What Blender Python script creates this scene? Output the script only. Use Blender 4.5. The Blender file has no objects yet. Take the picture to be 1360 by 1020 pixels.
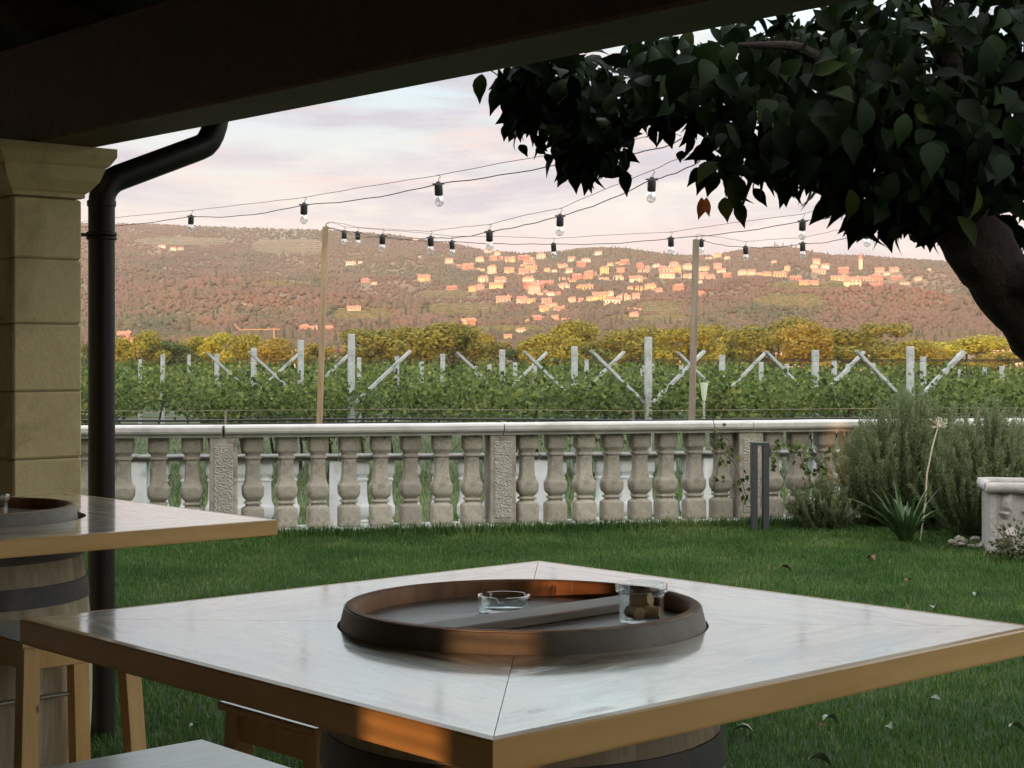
import bpy, math, random
import numpy as np
from mathutils import Vector, Matrix, noise as mnoise
random.seed(7); rng = np.random.default_rng(7)
C = bpy.context.scene.collection
SC = bpy.context.scene
F = 2200.0; CH = 1.34            # focal length in photo pixels, eye height
PI = math.pi
def P(u, v, d): return np.array([(u-680)/F*d, d, CH-(v-475)/F*d])

# ------------------------------------------------------------------ mesh helpers
class MB:
    def __init__(s): s.v = []; s.f = []; s.uv = None
    def add(s, vs, fs):
        o = len(s.v); s.v += [tuple(map(float, p)) for p in vs]; s.f += [tuple(i+o for i in f) for f in fs]; return s
    def box(s, c, size, axes=None, bev=0.0):
        sx, sy, sz = [k/2 for k in size]
        if bev <= 0:
            pts = [(x, y, z) for z in (-sz, sz) for x, y in ((-sx,-sy),(sx,-sy),(sx,sy),(-sx,sy))]
            fs = [(0,3,2,1),(4,5,6,7),(0,1,5,4),(1,2,6,5),(2,3,7,6),(3,0,4,7)]
        else:
            b = min(bev, sx*.9, sy*.9, sz*.9); pts = []; idx = {}
            for k, (z, q) in enumerate(((-sz, b), (-sz+b, 0), (sz-b, 0), (sz, b))):
                xs, ys = sx-q, sy-q; cb = b if q == 0 else b*.4
                ring = [(-xs+cb,-ys),(xs-cb,-ys),(xs,-ys+cb),(xs,ys-cb),(xs-cb,ys),(-xs+cb,ys),(-xs,ys-cb),(-xs,-ys+cb)]
                pts += [(x, y, z) for x, y in ring]
            fs = [tuple(range(7,-1,-1)), tuple(range(24,32))]
            for k in range(3):
                for i in range(8):
                    a, bb = k*8+i, k*8+(i+1)%8
                    fs.append((a, bb, bb+8, a+8))
        A = np.array(axes if axes is not None else np.eye(3)); c = np.array(c, float)
        return s.add([c + p[0]*A[0] + p[1]*A[1] + p[2]*A[2] for p in pts], fs)
    def lathe(s, c, prof, n=24, caps=True, sq=None, rot=0.0, axes=None):
        c = np.array(c, float); A = np.array(axes) if axes is not None else np.eye(3); vs = []
        for r, z in prof:
            for i in range(n):
                a = 2*PI*i/n
                x, y = math.cos(a), math.sin(a)
                if sq:
                    m = (abs(x)**sq+abs(y)**sq)**(-1/sq); x *= m; y *= m
                a2 = rot
                x, y = x*math.cos(a2)-y*math.sin(a2), x*math.sin(a2)+y*math.cos(a2)
                vs.append(c + r*x*A[0] + r*y*A[1] + z*A[2])
        fs = []
        for k in range(len(prof)-1):
            for i in range(n):
                j = (i+1) % n
                fs.append((k*n+i, k*n+j, (k+1)*n+j, (k+1)*n+i))
        if caps:
            fs.append(tuple(range(n-1,-1,-1))); fs.append(tuple((len(prof)-1)*n+i for i in range(n)))
        return s.add(vs, fs)
    def tube(s, path, rad, n=8, caps=True, sq=None):
        path = [Vector(p) for p in path]; m = len(path)
        if not hasattr(rad, '__len__'): rad = [rad]*m
        vs = []; up = None
        for i, p in enumerate(path):
            t = (path[min(i+1, m-1)]-path[max(i-1, 0)]).normalized()
            if up is None:
                up = Vector((0,0,1)) if abs(t.z) < .9 else Vector((1,0,0))
            x = t.cross(up).normalized(); up = x.cross(t).normalized()
            for k in range(n):
                a = 2*PI*(k+.5)/n; ca, sa = math.cos(a), math.sin(a)
                if sq: q = max(abs(ca), abs(sa)); ca /= q; sa /= q
                vs.append(p + rad[i]*(ca*x+sa*up))
        fs = []
        for i in range(m-1):
            for k in range(n):
                j = (k+1) % n
                fs.append((i*n+k, i*n+j, (i+1)*n+j, (i+1)*n+k))
        if caps: fs.append(tuple(range(n-1,-1,-1))); fs.append(tuple((m-1)*n+k for k in range(n)))
        return s.add(vs, fs)

WL = {}
def _finish(me, name, mat, parent, smooth, loc=None):
    if mat: me.materials.append(mat)
    o = bpy.data.objects.new(name, me); C.objects.link(o)
    if parent is not None: o.parent = parent
    WL[o] = WL.get(parent, np.zeros(3)) if parent is not None else np.zeros(3)
    if smooth:
        me.polygons.foreach_set('use_smooth', [True]*len(me.polygons))
        if smooth != 'all':
            try: me.set_sharp_from_angle(angle=math.radians(smooth if smooth > 1 else 35))
            except Exception: pass
    return o
def part(name, mb, mat, parent=None, smooth=False):
    """one mesh object; mb holds world coordinates"""
    off = WL.get(parent, np.zeros(3)) if parent is not None else np.zeros(3)
    me = bpy.data.meshes.new(name)
    me.from_pydata([tuple(np.array(p)-off) for p in mb.v], [], mb.f)
    if mb.uv is not None:
        l = me.uv_layers.new(name='UVMap')
        for lo in me.loops: l.data[lo.index].uv = mb.uv[lo.vertex_index]
    me.update()
    return _finish(me, name, mat, parent, smooth)
def npart(name, verts, faces, mat, parent=None, tint=None, smooth=False):
    """fast builder: verts (N,3), faces (M,k)"""
    off = WL.get(parent, np.zeros(3)) if parent is not None else np.zeros(3)
    verts = np.asarray(verts, np.float32)-off.astype(np.float32); faces = np.asarray(faces, np.int32)
    me = bpy.data.meshes.new(name); N = len(verts); M, k = faces.shape
    me.vertices.add(N); me.vertices.foreach_set('co', verts.ravel())
    me.loops.add(M*k); me.loops.foreach_set('vertex_index', faces.ravel())
    me.polygons.add(M); me.polygons.foreach_set('loop_start', np.arange(0, M*k, k, dtype=np.int32))
    try: me.polygons.foreach_set('loop_total', np.full(M, k, np.int32))
    except Exception: pass
    if tint is not None:
        a = me.attributes.new('tint', 'FLOAT', 'POINT'); a.data.foreach_set('value', np.asarray(tint, np.float32))
    me.update(calc_edges=True); me.validate()
    return _finish(me, name, mat, parent, 'all' if smooth else False)
def tag(o, label=None, cat=None, group=None, kind=None):
    if label: o['label'] = label
    if cat: o['category'] = cat
    if group: o['group'] = group
    if kind: o['kind'] = kind
    return o
def thing(name, label, cat, loc=(0,0,0), group=None, rz=0.0):
    o = bpy.data.objects.new(name, None); C.objects.link(o); o.empty_display_size = .1
    o.location = tuple(float(k) for k in loc); o.rotation_euler = (0,0,rz); WL[o] = np.array(loc, float)
    return tag(o, label, cat, group)
def dup(root, loc=None, rz=None, label=None, group=None, scale=None):
    r = root.copy(); C.objects.link(r)
    if loc is not None: r.location = tuple(float(k) for k in loc)
    if rz is not None: r.rotation_euler = (0,0,rz)
    if scale is not None: r.scale = scale
    if label: r['label'] = label
    if group: r['group'] = group
    for ch in list(root.children):
        c = ch.copy(); C.objects.link(c); c.parent = r
        for g in list(ch.children):
            d = g.copy(); C.objects.link(d); d.parent = c
    return r
def leaf_cloud(pos, dirs, nrm, L, W, tmpl, faces):
    """stamp a leaf template (along, across, out) at each position"""
    pos = np.asarray(pos); n = len(pos); t = np.asarray(tmpl, float); k = len(t)
    d = dirs/np.maximum(np.linalg.norm(dirs, axis=1, keepdims=True), 1e-6)
    x = np.cross(d, nrm); x /= np.maximum(np.linalg.norm(x, axis=1, keepdims=True), 1e-6)
    o = np.cross(x, d)
    L = np.broadcast_to(L, (n,)); W = np.broadcast_to(W, (n,))
    v = pos[:,None,:] + t[None,:,0:1]*L[:,None,None]*d[:,None,:] + t[None,:,1:2]*W[:,None,None]*x[:,None,:] + t[None,:,2:3]*L[:,None,None]*o[:,None,:]
    f = (np.asarray(faces)[None] + (np.arange(n)*k)[:,None,None]).reshape(-1, len(faces[0]))
    return v.reshape(-1,3), f
DIA = [(0,0,0),(.45,-.5,.08),(1,0,-.06),(.45,.5,.08)]; DIAF = [(0,1,2),(0,2,3)]
LEAF = [(0,0,0)]; LEAFF = []
for t_, w_, o_ in ((.10,.20,.02),(.28,.42,.045),(.48,.49,.04),(.68,.39,.0),(.86,.17,-.07)):
    LEAF += [(t_,-w_,o_+.16*w_),(t_,0,o_),(t_,w_,o_+.16*w_)]
LEAF.append((1.06,0,-.17))
LEAFF += [(0,1,2),(0,2,3)]
for k_ in range(4):
    a_ = 1+3*k_
    for q_ in (0,1): LEAFF += [(a_+q_,a_+q_+3,a_+q_+4),(a_+q_,a_+q_+4,a_+q_+1)]
LEAFF += [(13,16,14),(14,16,15)]
VINE = [(0,0,0),(-.05,-.42,.06),(.3,-.3,.02),(.5,-.5,.08),(.68,-.2,.0),(1,0,-.08),(.68,.2,0),(.5,.5,.08),(.3,.3,.02),(-.05,.42,.06)]
VINEF = [(0,1,2),(0,2,4),(2,3,4),(0,4,5),(0,5,6),(0,6,8),(6,7,8),(0,8,9)]
def rand_unit(n):
    v = rng.normal(size=(n,3)); return v/np.linalg.norm(v, axis=1, keepdims=True)

# ------------------------------------------------------------------ materials
class NT:
    def __init__(s, name):
        s.m = bpy.data.materials.new(name); s.m.use_nodes = True; s.t = s.m.node_tree; s.t.nodes.clear()
        s.out = s.n('ShaderNodeOutputMaterial'); s.b = s.n('ShaderNodeBsdfPrincipled'); s.l(s.b.outputs[0], s.out.inputs[0])
    def n(s, k, **kw):
        q = s.t.nodes.new(k)
        for a, b in kw.items(): setattr(q, a, b)
        return q
    def l(s, a, b): s.t.links.new(a, b)
    def coord(s, scale=(1,1,1), kind='Object'):
        c = s.n('ShaderNodeTexCoord'); m = s.n('ShaderNodeMapping'); m.inputs['Scale'].default_value = scale
        s.l(c.outputs[kind], m.inputs[0]); return m.outputs[0]
    def noise(s, vec, scale, detail=5, rough=.6, dist=0):
        q = s.n('ShaderNodeTexNoise'); q.inputs['Scale'].default_value = scale; q.inputs['Detail'].default_value = detail
        q.inputs['Roughness'].default_value = rough; q.inputs['Distortion'].default_value = dist
        if vec is not None: s.l(vec, q.inputs['Vector'])
        return q.outputs[0]
    def ramp(s, fac, stops):
        q = s.n('ShaderNodeValToRGB'); e = q.color_ramp.elements
        while len(e) < len(stops): e.new(.5)
        for i, (p, c) in enumerate(stops): e[i].position = p; e[i].color = (*c, 1) if len(c) == 3 else c
        s.l(fac, q.inputs[0]); return q.outputs[0]
    def mix(s, fac, a, b, mode='MIX'):
        q = s.n('ShaderNodeMix', data_type='RGBA', blend_type=mode)
        for sock, val in ((q.inputs[0], fac), (q.inputs[6], a), (q.inputs[7], b)):
            if hasattr(val, 'is_linked'): s.l(val, sock)
            elif isinstance(val, (int, float)): sock.default_value = val
            else: sock.default_value = (*val, 1)
        return q.outputs[2]
    def bump(s, h, strength=.3, dist=.01):
        q = s.n('ShaderNodeBump'); q.inputs['Strength'].default_value = strength; q.inputs['Distance'].default_value = dist
        s.l(h, q.inputs['Height']); s.l(q.outputs[0], s.b.inputs['Normal']); return q
    def set(s, **kw):
        for k, v in kw.items():
            sock = s.b.inputs[k.replace('_', ' ')]
            if hasattr(v, 'is_linked'): s.l(v, sock)
            elif isinstance(v, tuple): sock.default_value = (*v, 1)
            else: sock.default_value = v
        return s
def g3(v): return (v, v, v)
def mottled(name, c1, c2, scale=8, rough=.8, bump=.3, bscale=60, bdist=.005, c3=None, stretch=(1,1,1), spec=.5, rnd=0):
    t = NT(name); co = t.coord(stretch)
    col = t.ramp(t.noise(co, scale, 6, .65), [(.3, c1), (.7, c2)])
    if rnd:
        oi = t.n('ShaderNodeObjectInfo'); col = t.mix(t.ramp(oi.outputs['Random'], [(0, g3(0)), (1, g3(rnd))]), col, tuple(k*.55 for k in c1), 'MIX')
    if c3: col = t.mix(t.ramp(t.noise(co, scale*.35, 4, .7, .6), [(.5, g3(0)), (.66, g3(1))]), col, c3)
    t.set(Base_Color=col, Roughness=rough, Specular_IOR_Level=spec)
    t.bump(t.noise(co, bscale, 6, .7), bump, bdist); return t.m
def wood(name, c1, c2, cdark, along='x', rough=.45, coat=0.0, gs=1.0, kind='Object', coat_rough=.12, bump=.15):
    t = NT(name)
    st = {'x': (1.2, 14, 14), 'y': (14, 1.2, 14), 'z': (14, 14, 1.2)}[along]
    co = t.coord(tuple(k*gs for k in st), kind)
    g = t.noise(co, 2.2, 8, .62, .35)
    col = t.ramp(g, [(.25, cdark), (.42, c1), (.62, c2), (.8, c1)])
    big = t.noise(t.coord((1,1,1), kind), 3*gs, 3, .5)
    col = t.mix(t.ramp(big, [(.35, g3(0)), (.75, g3(.55))]), col, cdark)
    # knots
    kc = t.coord(tuple((4 if k < 2 else 8)*gs for k in st), kind)
    vo = t.n('ShaderNodeTexVoronoi'); vo.inputs['Scale'].default_value = 1.6; t.l(kc, vo.inputs['Vector'])
    kn = t.ramp(vo.outputs['Distance'], [(.03, g3(1)), (.09, g3(0))])
    col = t.mix(kn, col, tuple(k*.35 for k in cdark))
    t.set(Base_Color=col, Roughness=rough)
    if coat: t.set(Coat_Weight=coat, Coat_Roughness=coat_rough)
    t.bump(g, bump, .002); return t.m
def tinted(name, cols, rough=.55, trans=0.0, spec=.4, var=None):
    """foliage: colour by a per-leaf random number"""
    t = NT(name); a = t.n('ShaderNodeAttribute'); a.attribute_name = 'tint'
    col = t.ramp(a.outputs['Fac'], [(i/(len(cols)-1), c) for i, c in enumerate(cols)])
    if var:
        nz = t.ramp(t.noise(t.coord(), var[0], 3), [(.38, g3(0)), (.66, g3(1))])
        col = t.mix(nz, col, var[1])
    t.set(Base_Color=col, Roughness=rough, Specular_IOR_Level=spec)
    if trans:
        tr = t.n('ShaderNodeBsdfTranslucent'); t.l(col, tr.inputs[0]); mx = t.n('ShaderNodeMixShader'); mx.inputs[0].default_value = trans
        t.l(t.b.outputs[0], mx.inputs[1]); t.l(tr.outputs[0], mx.inputs[2]); t.l(mx.outputs[0], t.out.inputs[0])
    return t.m
M = {}
M['lawn'] = mottled('lawn_soil', (.012,.03,.009), (.03,.058,.016), 5, .95, .6, 90, .02)
M['blade'] = tinted('grass_blade', [(.035,.085,.018),(.065,.14,.028),(.11,.19,.042),(.30,.28,.14)], .65, .3, .15, (1.1, (.045,.10,.022)))
M['vground'] = mottled('vineyard_soil', (.05,.075,.025), (.10,.10,.05), 1.2, .95, .7, 12, .05, c3=(.035,.06,.018))
M['stone'] = mottled('weathered_stone', (.36,.32,.255), (.54,.495,.41), 20, .9, .7, 110, .008, c3=(.21,.19,.155), rnd=.5)
M['cap'] = mottled('coping_stone', (.46,.45,.42), (.58,.56,.52), 5, .75, .35, 140, .004, c3=(.36,.345,.31))
M['whitestone'] = mottled('pale_stone', (.64,.67,.68), (.76,.78,.78), 8, .85, .5, 110, .005, c3=(.45,.47,.46))
M['darkcap'] = mottled('dark_coping', (.10,.095,.085), (.22,.21,.19), 10, .9, .5, 110, .005)  # darker mottled grey than the near coping
M['plinth'] = mottled('plinth_stone', (.50,.50,.46), (.66,.66,.62), 9, .9, .5, 90, .006, c3=(.28,.30,.22))
t = NT('roughcast'); co = t.coord(); vo = t.n('ShaderNodeTexVoronoi'); vo.inputs['Scale'].default_value = 70; t.l(co, vo.inputs['Vector'])
t.set(Base_Color=t.ramp(t.noise(co, 11, 5), [(.3, (.34,.315,.26)), (.7, (.47,.44,.37))]), Roughness=.9); t.bump(vo.outputs['Distance'], .9, .012); M['roughcast'] = t.m
M['pillar'] = mottled('pillar_tuff', (.70,.57,.30), (.78,.65,.36), 9, .85, .6, 60, .006, c3=(.56,.45,.22))
M['joint'] = mottled('mortar', (.25,.2,.14), (.33,.27,.2), 20, .95)
M['render_wall'] = mottled('house_plaster', (.30,.23,.16), (.38,.29,.20), 2, .9, .3, 60)
M['dark_wood'] = wood('dark_beam_wood', (.075,.038,.014), (.11,.058,.024), (.04,.02,.008), 'x', .6)
M['ceiling'] = wood('ceiling_boards', (.05,.03,.017), (.075,.045,.026), (.03,.017,.01), 'x', .7)
M['tile'] = mottled('roof_tile', (.33,.14,.075), (.45,.20,.11), 6, .85)
M['pipe'] = mottled('painted_copper_pipe', (.012,.010,.008), (.02,.016,.012), 6, .42, .1, 30, .002, spec=.3)
M['tabletop'] = None
t = NT('varnished_tabletop'); co = t.coord((1.0, 11, 1), 'UV')
g = t.noise(co, 3.0, 9, .65, .5)
col = t.ramp(g, [(.28, (.36,.23,.12)), (.42, (.72,.55,.35)), (.60, (.86,.71,.49)), (.80, (.68,.51,.32))])
col = t.mix(t.ramp(t.noise(t.coord((1,5,1), 'UV'), 2.6, 6, .7, 1.0), [(.49, g3(0)), (.57, g3(.6)), (.68, g3(.97))]), col, (.12,.075,.04))
wear = t.noise(t.coord((1.2,7,1), 'UV'), 4.5, 8, .75, .8)
t.set(Base_Color=col, Roughness=.28, IOR=1.5, Coat_Weight=1.0, Coat_IOR=2.9)
t.set(Coat_Roughness=t.ramp(wear, [(.3, g3(.05)), (.55, g3(.09)), (.66, g3(.3)), (.8, g3(.5))]))
bp = t.bump(g, .06, .0015)
b2 = t.n('ShaderNodeBump'); b2.inputs['Strength'].default_value = .05; b2.inputs['Distance'].default_value = .004
t.l(t.noise(t.coord((1,3,1), 'UV'), 5, 4, .6), b2.inputs['Height']); t.l(b2.outputs[0], t.b.inputs['Coat Normal'])
M['tabletop'] = t.m
M['edge'] = wood('table_edge_wood', (.76,.45,.155), (.84,.53,.21), (.56,.31,.10), 'x', .35, .3)
M['stool'] = wood('stool_wood', (.72,.43,.16), (.82,.53,.22), (.58,.33,.11), 'z', .4, .25)
t = NT('peeling_seat_paint'); co = t.coord((3,3,3))
pe = t.ramp(t.noise(co, 4.2, 8, .72, .7), [(.62, g3(0)), (.66, g3(1))])
t.set(Base_Color=t.mix(pe, t.ramp(t.noise(t.coord((2,16,2)), 4, 6), [(.3, (.42,.44,.42)), (.7, (.60,.62,.60))]), (.24,.18,.13)), Roughness=t.ramp(pe, [(0, g3(.22)), (1, g3(.6))]), IOR=1.7)
t.bump(pe, .3, .002); M['seat'] = t.m
def stave_mat(name, cols, dark):
    t = NT(name); co = t.coord((12,12,1.4)); g = t.noise(co, 2.5, 8, .66, .3)
    col = t.ramp(g, [(.28, dark), (.45, cols[0]), (.68, cols[1])])
    a = t.n('ShaderNodeAttribute'); a.attribute_name = 'tint'
    col = t.mix(t.ramp(a.outputs['Fac'], [(0, g3(.0)), (1, g3(.55))]), col, dark)
    t.set(Base_Color=col, Roughness=.7); t.bump(g, .35, .003); return t.m
M['stave'] = stave_mat('barrel_oak', [(.44,.36,.24),(.60,.51,.36)], (.24,.18,.11))
M['chime'] = stave_mat('barrel_rim_oak', [(.36,.17,.075),(.47,.235,.105)], (.16,.07,.03))
M['hoop'] = mottled('hoop_iron', (.035,.033,.03), (.065,.06,.055), 14, .5, .25, 90, .002, c3=(.13,.09,.06))
M['rimhoop'] = mottled('rim_hoop_iron', (.12,.112,.09), (.20,.185,.15), 14, .5, .25, 90, .002, c3=(.18,.12,.075))
M['head'] = wood('barrel_head_oak', (.13,.10,.075), (.19,.155,.12), (.07,.05,.035), 'x', .45, .2)
M['bar'] = wood('barrel_bar_oak', (.24,.19,.14), (.32,.26,.2), (.15,.11,.08), 'x', .5)
M['black'] = mottled('black_plastic', (.012,.012,.012), (.02,.02,.02), 20, .45, .1)
def thin_glass(name, tint, ior, rough, base=.045):
    t = NT(name); t.t.nodes.remove(t.b); lw = t.n('ShaderNodeLayerWeight'); lw.inputs[0].default_value = ior-1.0; fr = t.n('ShaderNodeMath', operation='MULTIPLY_ADD'); pw_ = t.n('ShaderNodeMath', operation='POWER'); t.l(lw.outputs['Facing'], pw_.inputs[0]); pw_.inputs[1].default_value = 2.2; t.l(pw_.outputs[0], fr.inputs[0]); fr.inputs[1].default_value = .75; fr.inputs[2].default_value = base
    tr = t.n('ShaderNodeBsdfTransparent'); tr.inputs[0].default_value = (*tint, 1); gl = t.n('ShaderNodeBsdfGlossy'); gl.inputs['Roughness'].default_value = rough; gl.inputs[0].default_value = (1,1,1,1)
    mx = t.n('ShaderNodeMixShader'); t.l(fr.outputs[0], mx.inputs[0]); t.l(tr.outputs[0], mx.inputs[1]); t.l(gl.outputs[0], mx.inputs[2]); t.l(mx.outputs[0], t.out.inputs[0]); return t.m
M['glass'] = thin_glass('clear_glass', (.93,.965,.965), 1.5, .03)
M['bulb'] = thin_glass('bulb_glass', (.97,.97,.96), 1.7, .10, .24)
t = NT('steel_rod'); t.set(Base_Color=(.75,.75,.76), Metallic=1.0, Roughness=.25); M['steel'] = t.m
M['cork'] = mottled('cork', (.74,.48,.25), (.86,.62,.36), 90, .85, .5, 200, .002)
M['concrete'] = mottled('concrete_post', (.36,.38,.37), (.52,.54,.53), 9, .9, .5, 70, .006, c3=(.22,.23,.21))
M['pole'] = wood('pole_pine', (.36,.25,.145), (.46,.33,.20), (.22,.15,.09), 'z', .75)
M['oldpole'] = wood('grey_pole', (.25,.20,.15), (.33,.27,.21), (.15,.12,.09), 'z', .85)
M['wire'] = mottled('dark_cable', (.01,.01,.01), (.02,.018,.016), 40, .5)
M['bark'] = mottled('bark', (.018,.011,.008), (.055,.032,.019), 14, .95, 1.0, 30, .05, stretch=(1,1,.5))
M['twig'] = mottled('twig', (.07,.05,.03), (.12,.085,.05), 20, .9)
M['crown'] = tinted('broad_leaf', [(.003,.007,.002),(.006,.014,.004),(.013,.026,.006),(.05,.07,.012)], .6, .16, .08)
M['deadleaf'] = mottled('dead_leaf', (.10,.035,.02), (.17,.07,.03), 30, .8)
M['paleleaf'] = mottled('pale_underside_leaf', (.15,.17,.12), (.25,.27,.2), 30, .7)
M['fruit'] = mottled('green_fruit', (.05,.07,.012), (.08,.09,.02), 10, .45)
M['vine'] = tinted('vine_leaf', [(.022,.035,.009),(.066,.10,.024),(.135,.18,.042),(.28,.28,.08)], .6, .3, .2)
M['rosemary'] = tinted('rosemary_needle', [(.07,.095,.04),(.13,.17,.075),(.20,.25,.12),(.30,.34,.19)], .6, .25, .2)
M['agap'] = tinted('strap_leaf', [(.03,.06,.018),(.05,.10,.03),(.08,.14,.05)], .4, .25, .5)
M['stalk'] = mottled('dry_stalk', (.58,.52,.36), (.70,.63,.46), 20, .8)
M['bollard'] = mottled('anthracite_metal', (.035,.038,.042), (.05,.053,.057), 30, .5, .1)
M['lens'] = mottled('frosted_lens', (.5,.5,.48), (.6,.6,.58), 20, .4)
M['planter'] = mottled('carved_stone', (.34,.32,.305), (.47,.45,.43), 7, .9, .7, 45, .012, c3=(.35,.31,.27))
M['plinthrock'] = mottled('small_stones', (.16,.15,.12), (.3,.28,.23), 12, .9, .7, 60, .01)
M['sleeve'] = mottled('pale_sleeve', (.55,.60,.42), (.66,.70,.52), 8, .6)
M['hill'] = mottled('hill_ground', (.12,.09,.045), (.20,.13,.065), .02, .95, .2, .3, .5, c3=(.10,.09,.04))
M['hillwood'] = tinted('woodland', [(.055,.07,.036),(.095,.092,.045),(.15,.105,.06),(.19,.105,.068)], .9, .1, .05, (.004, (.14,.09,.064)))
M['hillrows'] = tinted('terrace_vines', [(.09,.11,.04),(.14,.13,.055),(.19,.14,.06)], .8, .1, .1)
M['farfield'] = mottled('valley_field', (.06,.08,.03), (.10,.11,.045), .05, .95)
GOLD = {'gold': [(.135,.14,.02),(.22,.21,.03),(.32,.29,.045)], 'olive': [(.11,.12,.022),(.175,.175,.032),(.25,.235,.045)], 'orange': [(.16,.13,.02),(.245,.19,.03),(.31,.24,.045)], 'green': [(.05,.08,.02),(.085,.12,.03),(.12,.15,.04)], 'yellow': [(.22,.22,.02),(.33,.31,.03),(.43,.39,.06)]}
for k, v in GOLD.items(): M['belt_'+k] = tinted('belt_leaf_'+k, v, .7, .3, .2)
HC = {'cream': (.76,.55,.36), 'ochre': (.74,.47,.20), 'pink': (.68,.38,.27), 'brick': (.58,.23,.14), 'pale': (.82,.66,.50)}
for k, v in HC.items(): M['wall_'+k] = mottled('house_wall_'+k, tuple(q*.92 for q in v), v, .4, .9, .1, 3)
M['roof'] = mottled('terracotta_roof', (.36,.15,.085), (.47,.22,.13), .5, .9, .3, 4, .1)
M['window'] = mottled('dark_window', (.05,.05,.055), (.09,.085,.08), 1, .3)
M['crane'] = mottled('crane_paint', (.30,.17,.06), (.34,.2,.07), 1, .6)

# ------------------------------------------------------------------ world, sun, camera
SUN_AZ = (-.237, -.9715); SUN_EL = math.radians(3.2)
w = bpy.data.worlds.new('World'); SC.world = w; w.use_nodes = True; nt = w.node_tree; nt.nodes.clear()
def wn(k, **kw):
    q = nt.nodes.new(k)
    for a, b in kw.items(): setattr(q, a, b)
    return q
wo = wn('ShaderNodeOutputWorld'); bg = wn('ShaderNodeBackground'); nt.links.new(bg.outputs[0], wo.inputs[0]); bg.inputs['Strength'].default_value = .1
sky = wn('ShaderNodeTexSky', sky_type='NISHITA'); sky.sun_disc = False; sky.sun_elevation = SUN_EL; sky.sun_rotation = math.radians(193.7); sky.altitude = 150
tc = wn('ShaderNodeTexCoord'); sep = wn('ShaderNodeSeparateXYZ'); nt.links.new(tc.outputs['Generated'], sep.inputs[0])
def wramp(src, stops):
    q = wn('ShaderNodeValToRGB'); e = q.color_ramp.elements
    while len(e) < len(stops): e.new(.5)
    for i, (p, c) in enumerate(stops): e[i].position = p; e[i].color = (*c, 1)
    nt.links.new(src, q.inputs[0]); return q.outputs[0]
def wmix(f, a, b, mode='MIX'):
    q = wn('ShaderNodeMix', data_type='RGBA', blend_type=mode)
    for s, v in ((q.inputs[0], f), (q.inputs[6], a), (q.inputs[7], b)):
        if hasattr(v, 'is_linked'): nt.links.new(v, s)
        elif isinstance(v, (int, float)): s.default_value = v
        else: s.default_value = (*v, 1)
    return q.outputs[2]
def wnoise(scale3, sc, det=6, rough=.6, dist=.0, loc=(0,0,0)):
    m = wn('ShaderNodeMapping'); m.inputs['Scale'].default_value = scale3; m.inputs['Location'].default_value = loc
    nt.links.new(tc.outputs['Generated'], m.inputs[0])
    q = wn('ShaderNodeTexNoise'); q.inputs['Scale'].default_value = sc; q.inputs['Detail'].default_value = det; q.inputs['Roughness'].default_value = rough; q.inputs['Distortion'].default_value = dist
    nt.links.new(m.outputs[0], q.inputs['Vector']); return q.outputs[0]
grad = wramp(sep.outputs['Z'], [(0, (.55,.44,.44)), (.06, (.54,.47,.46)), (.10, (.54,.52,.49)), (.155, (.44,.54,.58)), (.188, (.47,.59,.63)), (.212, (.88,1.14,1.16)), (.3, (1.38,1.74,1.76)), (.55, (1.85,2.0,2.08)), (1, (1.75,1.9,2.05))])
band = wnoise((2.2,2.2,13), 2.4, 7, .58, .35, (3.1,.4,.7))
cl = wmix(wramp(band, [(.46, (0,0,0)), (.60, (.85,.85,.85))]), grad, (.37,.35,.42))
pinkn = wnoise((2.4,2.4,17), 3.1, 7, .6, .5, (9.3,2.4,1.9))
cl = wmix(wramp(pinkn, [(.52, (0,0,0)), (.66, (.8,.8,.8))]), cl, (.58,.44,.42))
glow = wnoise((2,2,9), 4.5, 8, .62, .3, (1.3,7.4,4.9))
cl = wmix(wramp(glow, [(.53, (0,0,0)), (.68, (.75,.75,.75))]), cl, (.60,.57,.54))
# the western sky behind the camera still glows around the low sun
dp_ = wn('ShaderNodeVectorMath', operation='DOT_PRODUCT'); nt.links.new(tc.outputs['Generated'], dp_.inputs[0]); dp_.inputs[1].default_value = (-.236, -.966, .10)
gl_ = wramp(dp_.outputs['Value'], [(0, (0,0,0)), (.25, (.22,.19,.16)), (.6, (.95,.78,.58)), (1, (1.7,1.25,.85))])
cl = wmix(.5, cl, gl_, 'ADD')
mul = wn('ShaderNodeVectorMath', operation='SCALE'); nt.links.new(cl, mul.inputs[0]); mul.inputs['Scale'].default_value = 10.0
nt.links.new(wmix(.92, sky.outputs[0], mul.outputs[0]), bg.inputs[0])
sl = bpy.data.lights.new('sun', 'SUN'); sl.energy = 3.15; sl.angle = math.radians(.5); sl.color = (1.0,.50,.24)
so = bpy.data.objects.new('sun', sl); C.objects.link(so)
trav = Vector((-SUN_AZ[0]*math.cos(SUN_EL), -SUN_AZ[1]*math.cos(SUN_EL), -math.sin(SUN_EL)))
so.rotation_euler = trav.to_track_quat('-Z', 'Y').to_euler(); so.location = (-20,-60,20)
cam = bpy.data.cameras.new('camera'); co_ = bpy.data.objects.new('camera', cam); C.objects.link(co_)
co_.location = (0,0,CH); co_.rotation_euler = (math.radians(90),0,0)
cam.sensor_width = 36; cam.lens = F/1360*36; cam.shift_y = -35/1360; cam.clip_start = .05; cam.clip_end = 20000
SC.camera = co_
SC.view_settings.view_transform = 'Standard'; SC.view_settings.look = 'None'; SC.view_settings.exposure = .75; SC.view_settings.gamma = 1
SC.render.engine = 'CYCLES'
cy = SC.cycles; cy.use_denoising = True; cy.max_bounces = 8; cy.transparent_max_bounces = 12; cy.transmission_bounces = 8; cy.diffuse_bounces = 4; cy.caustics_refractive = True
try: cy.denoiser = 'OPENIMAGEDENOISE'; cy.denoising_input_passes = 'RGB_ALBEDO_NORMAL'
except Exception: pass

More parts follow.
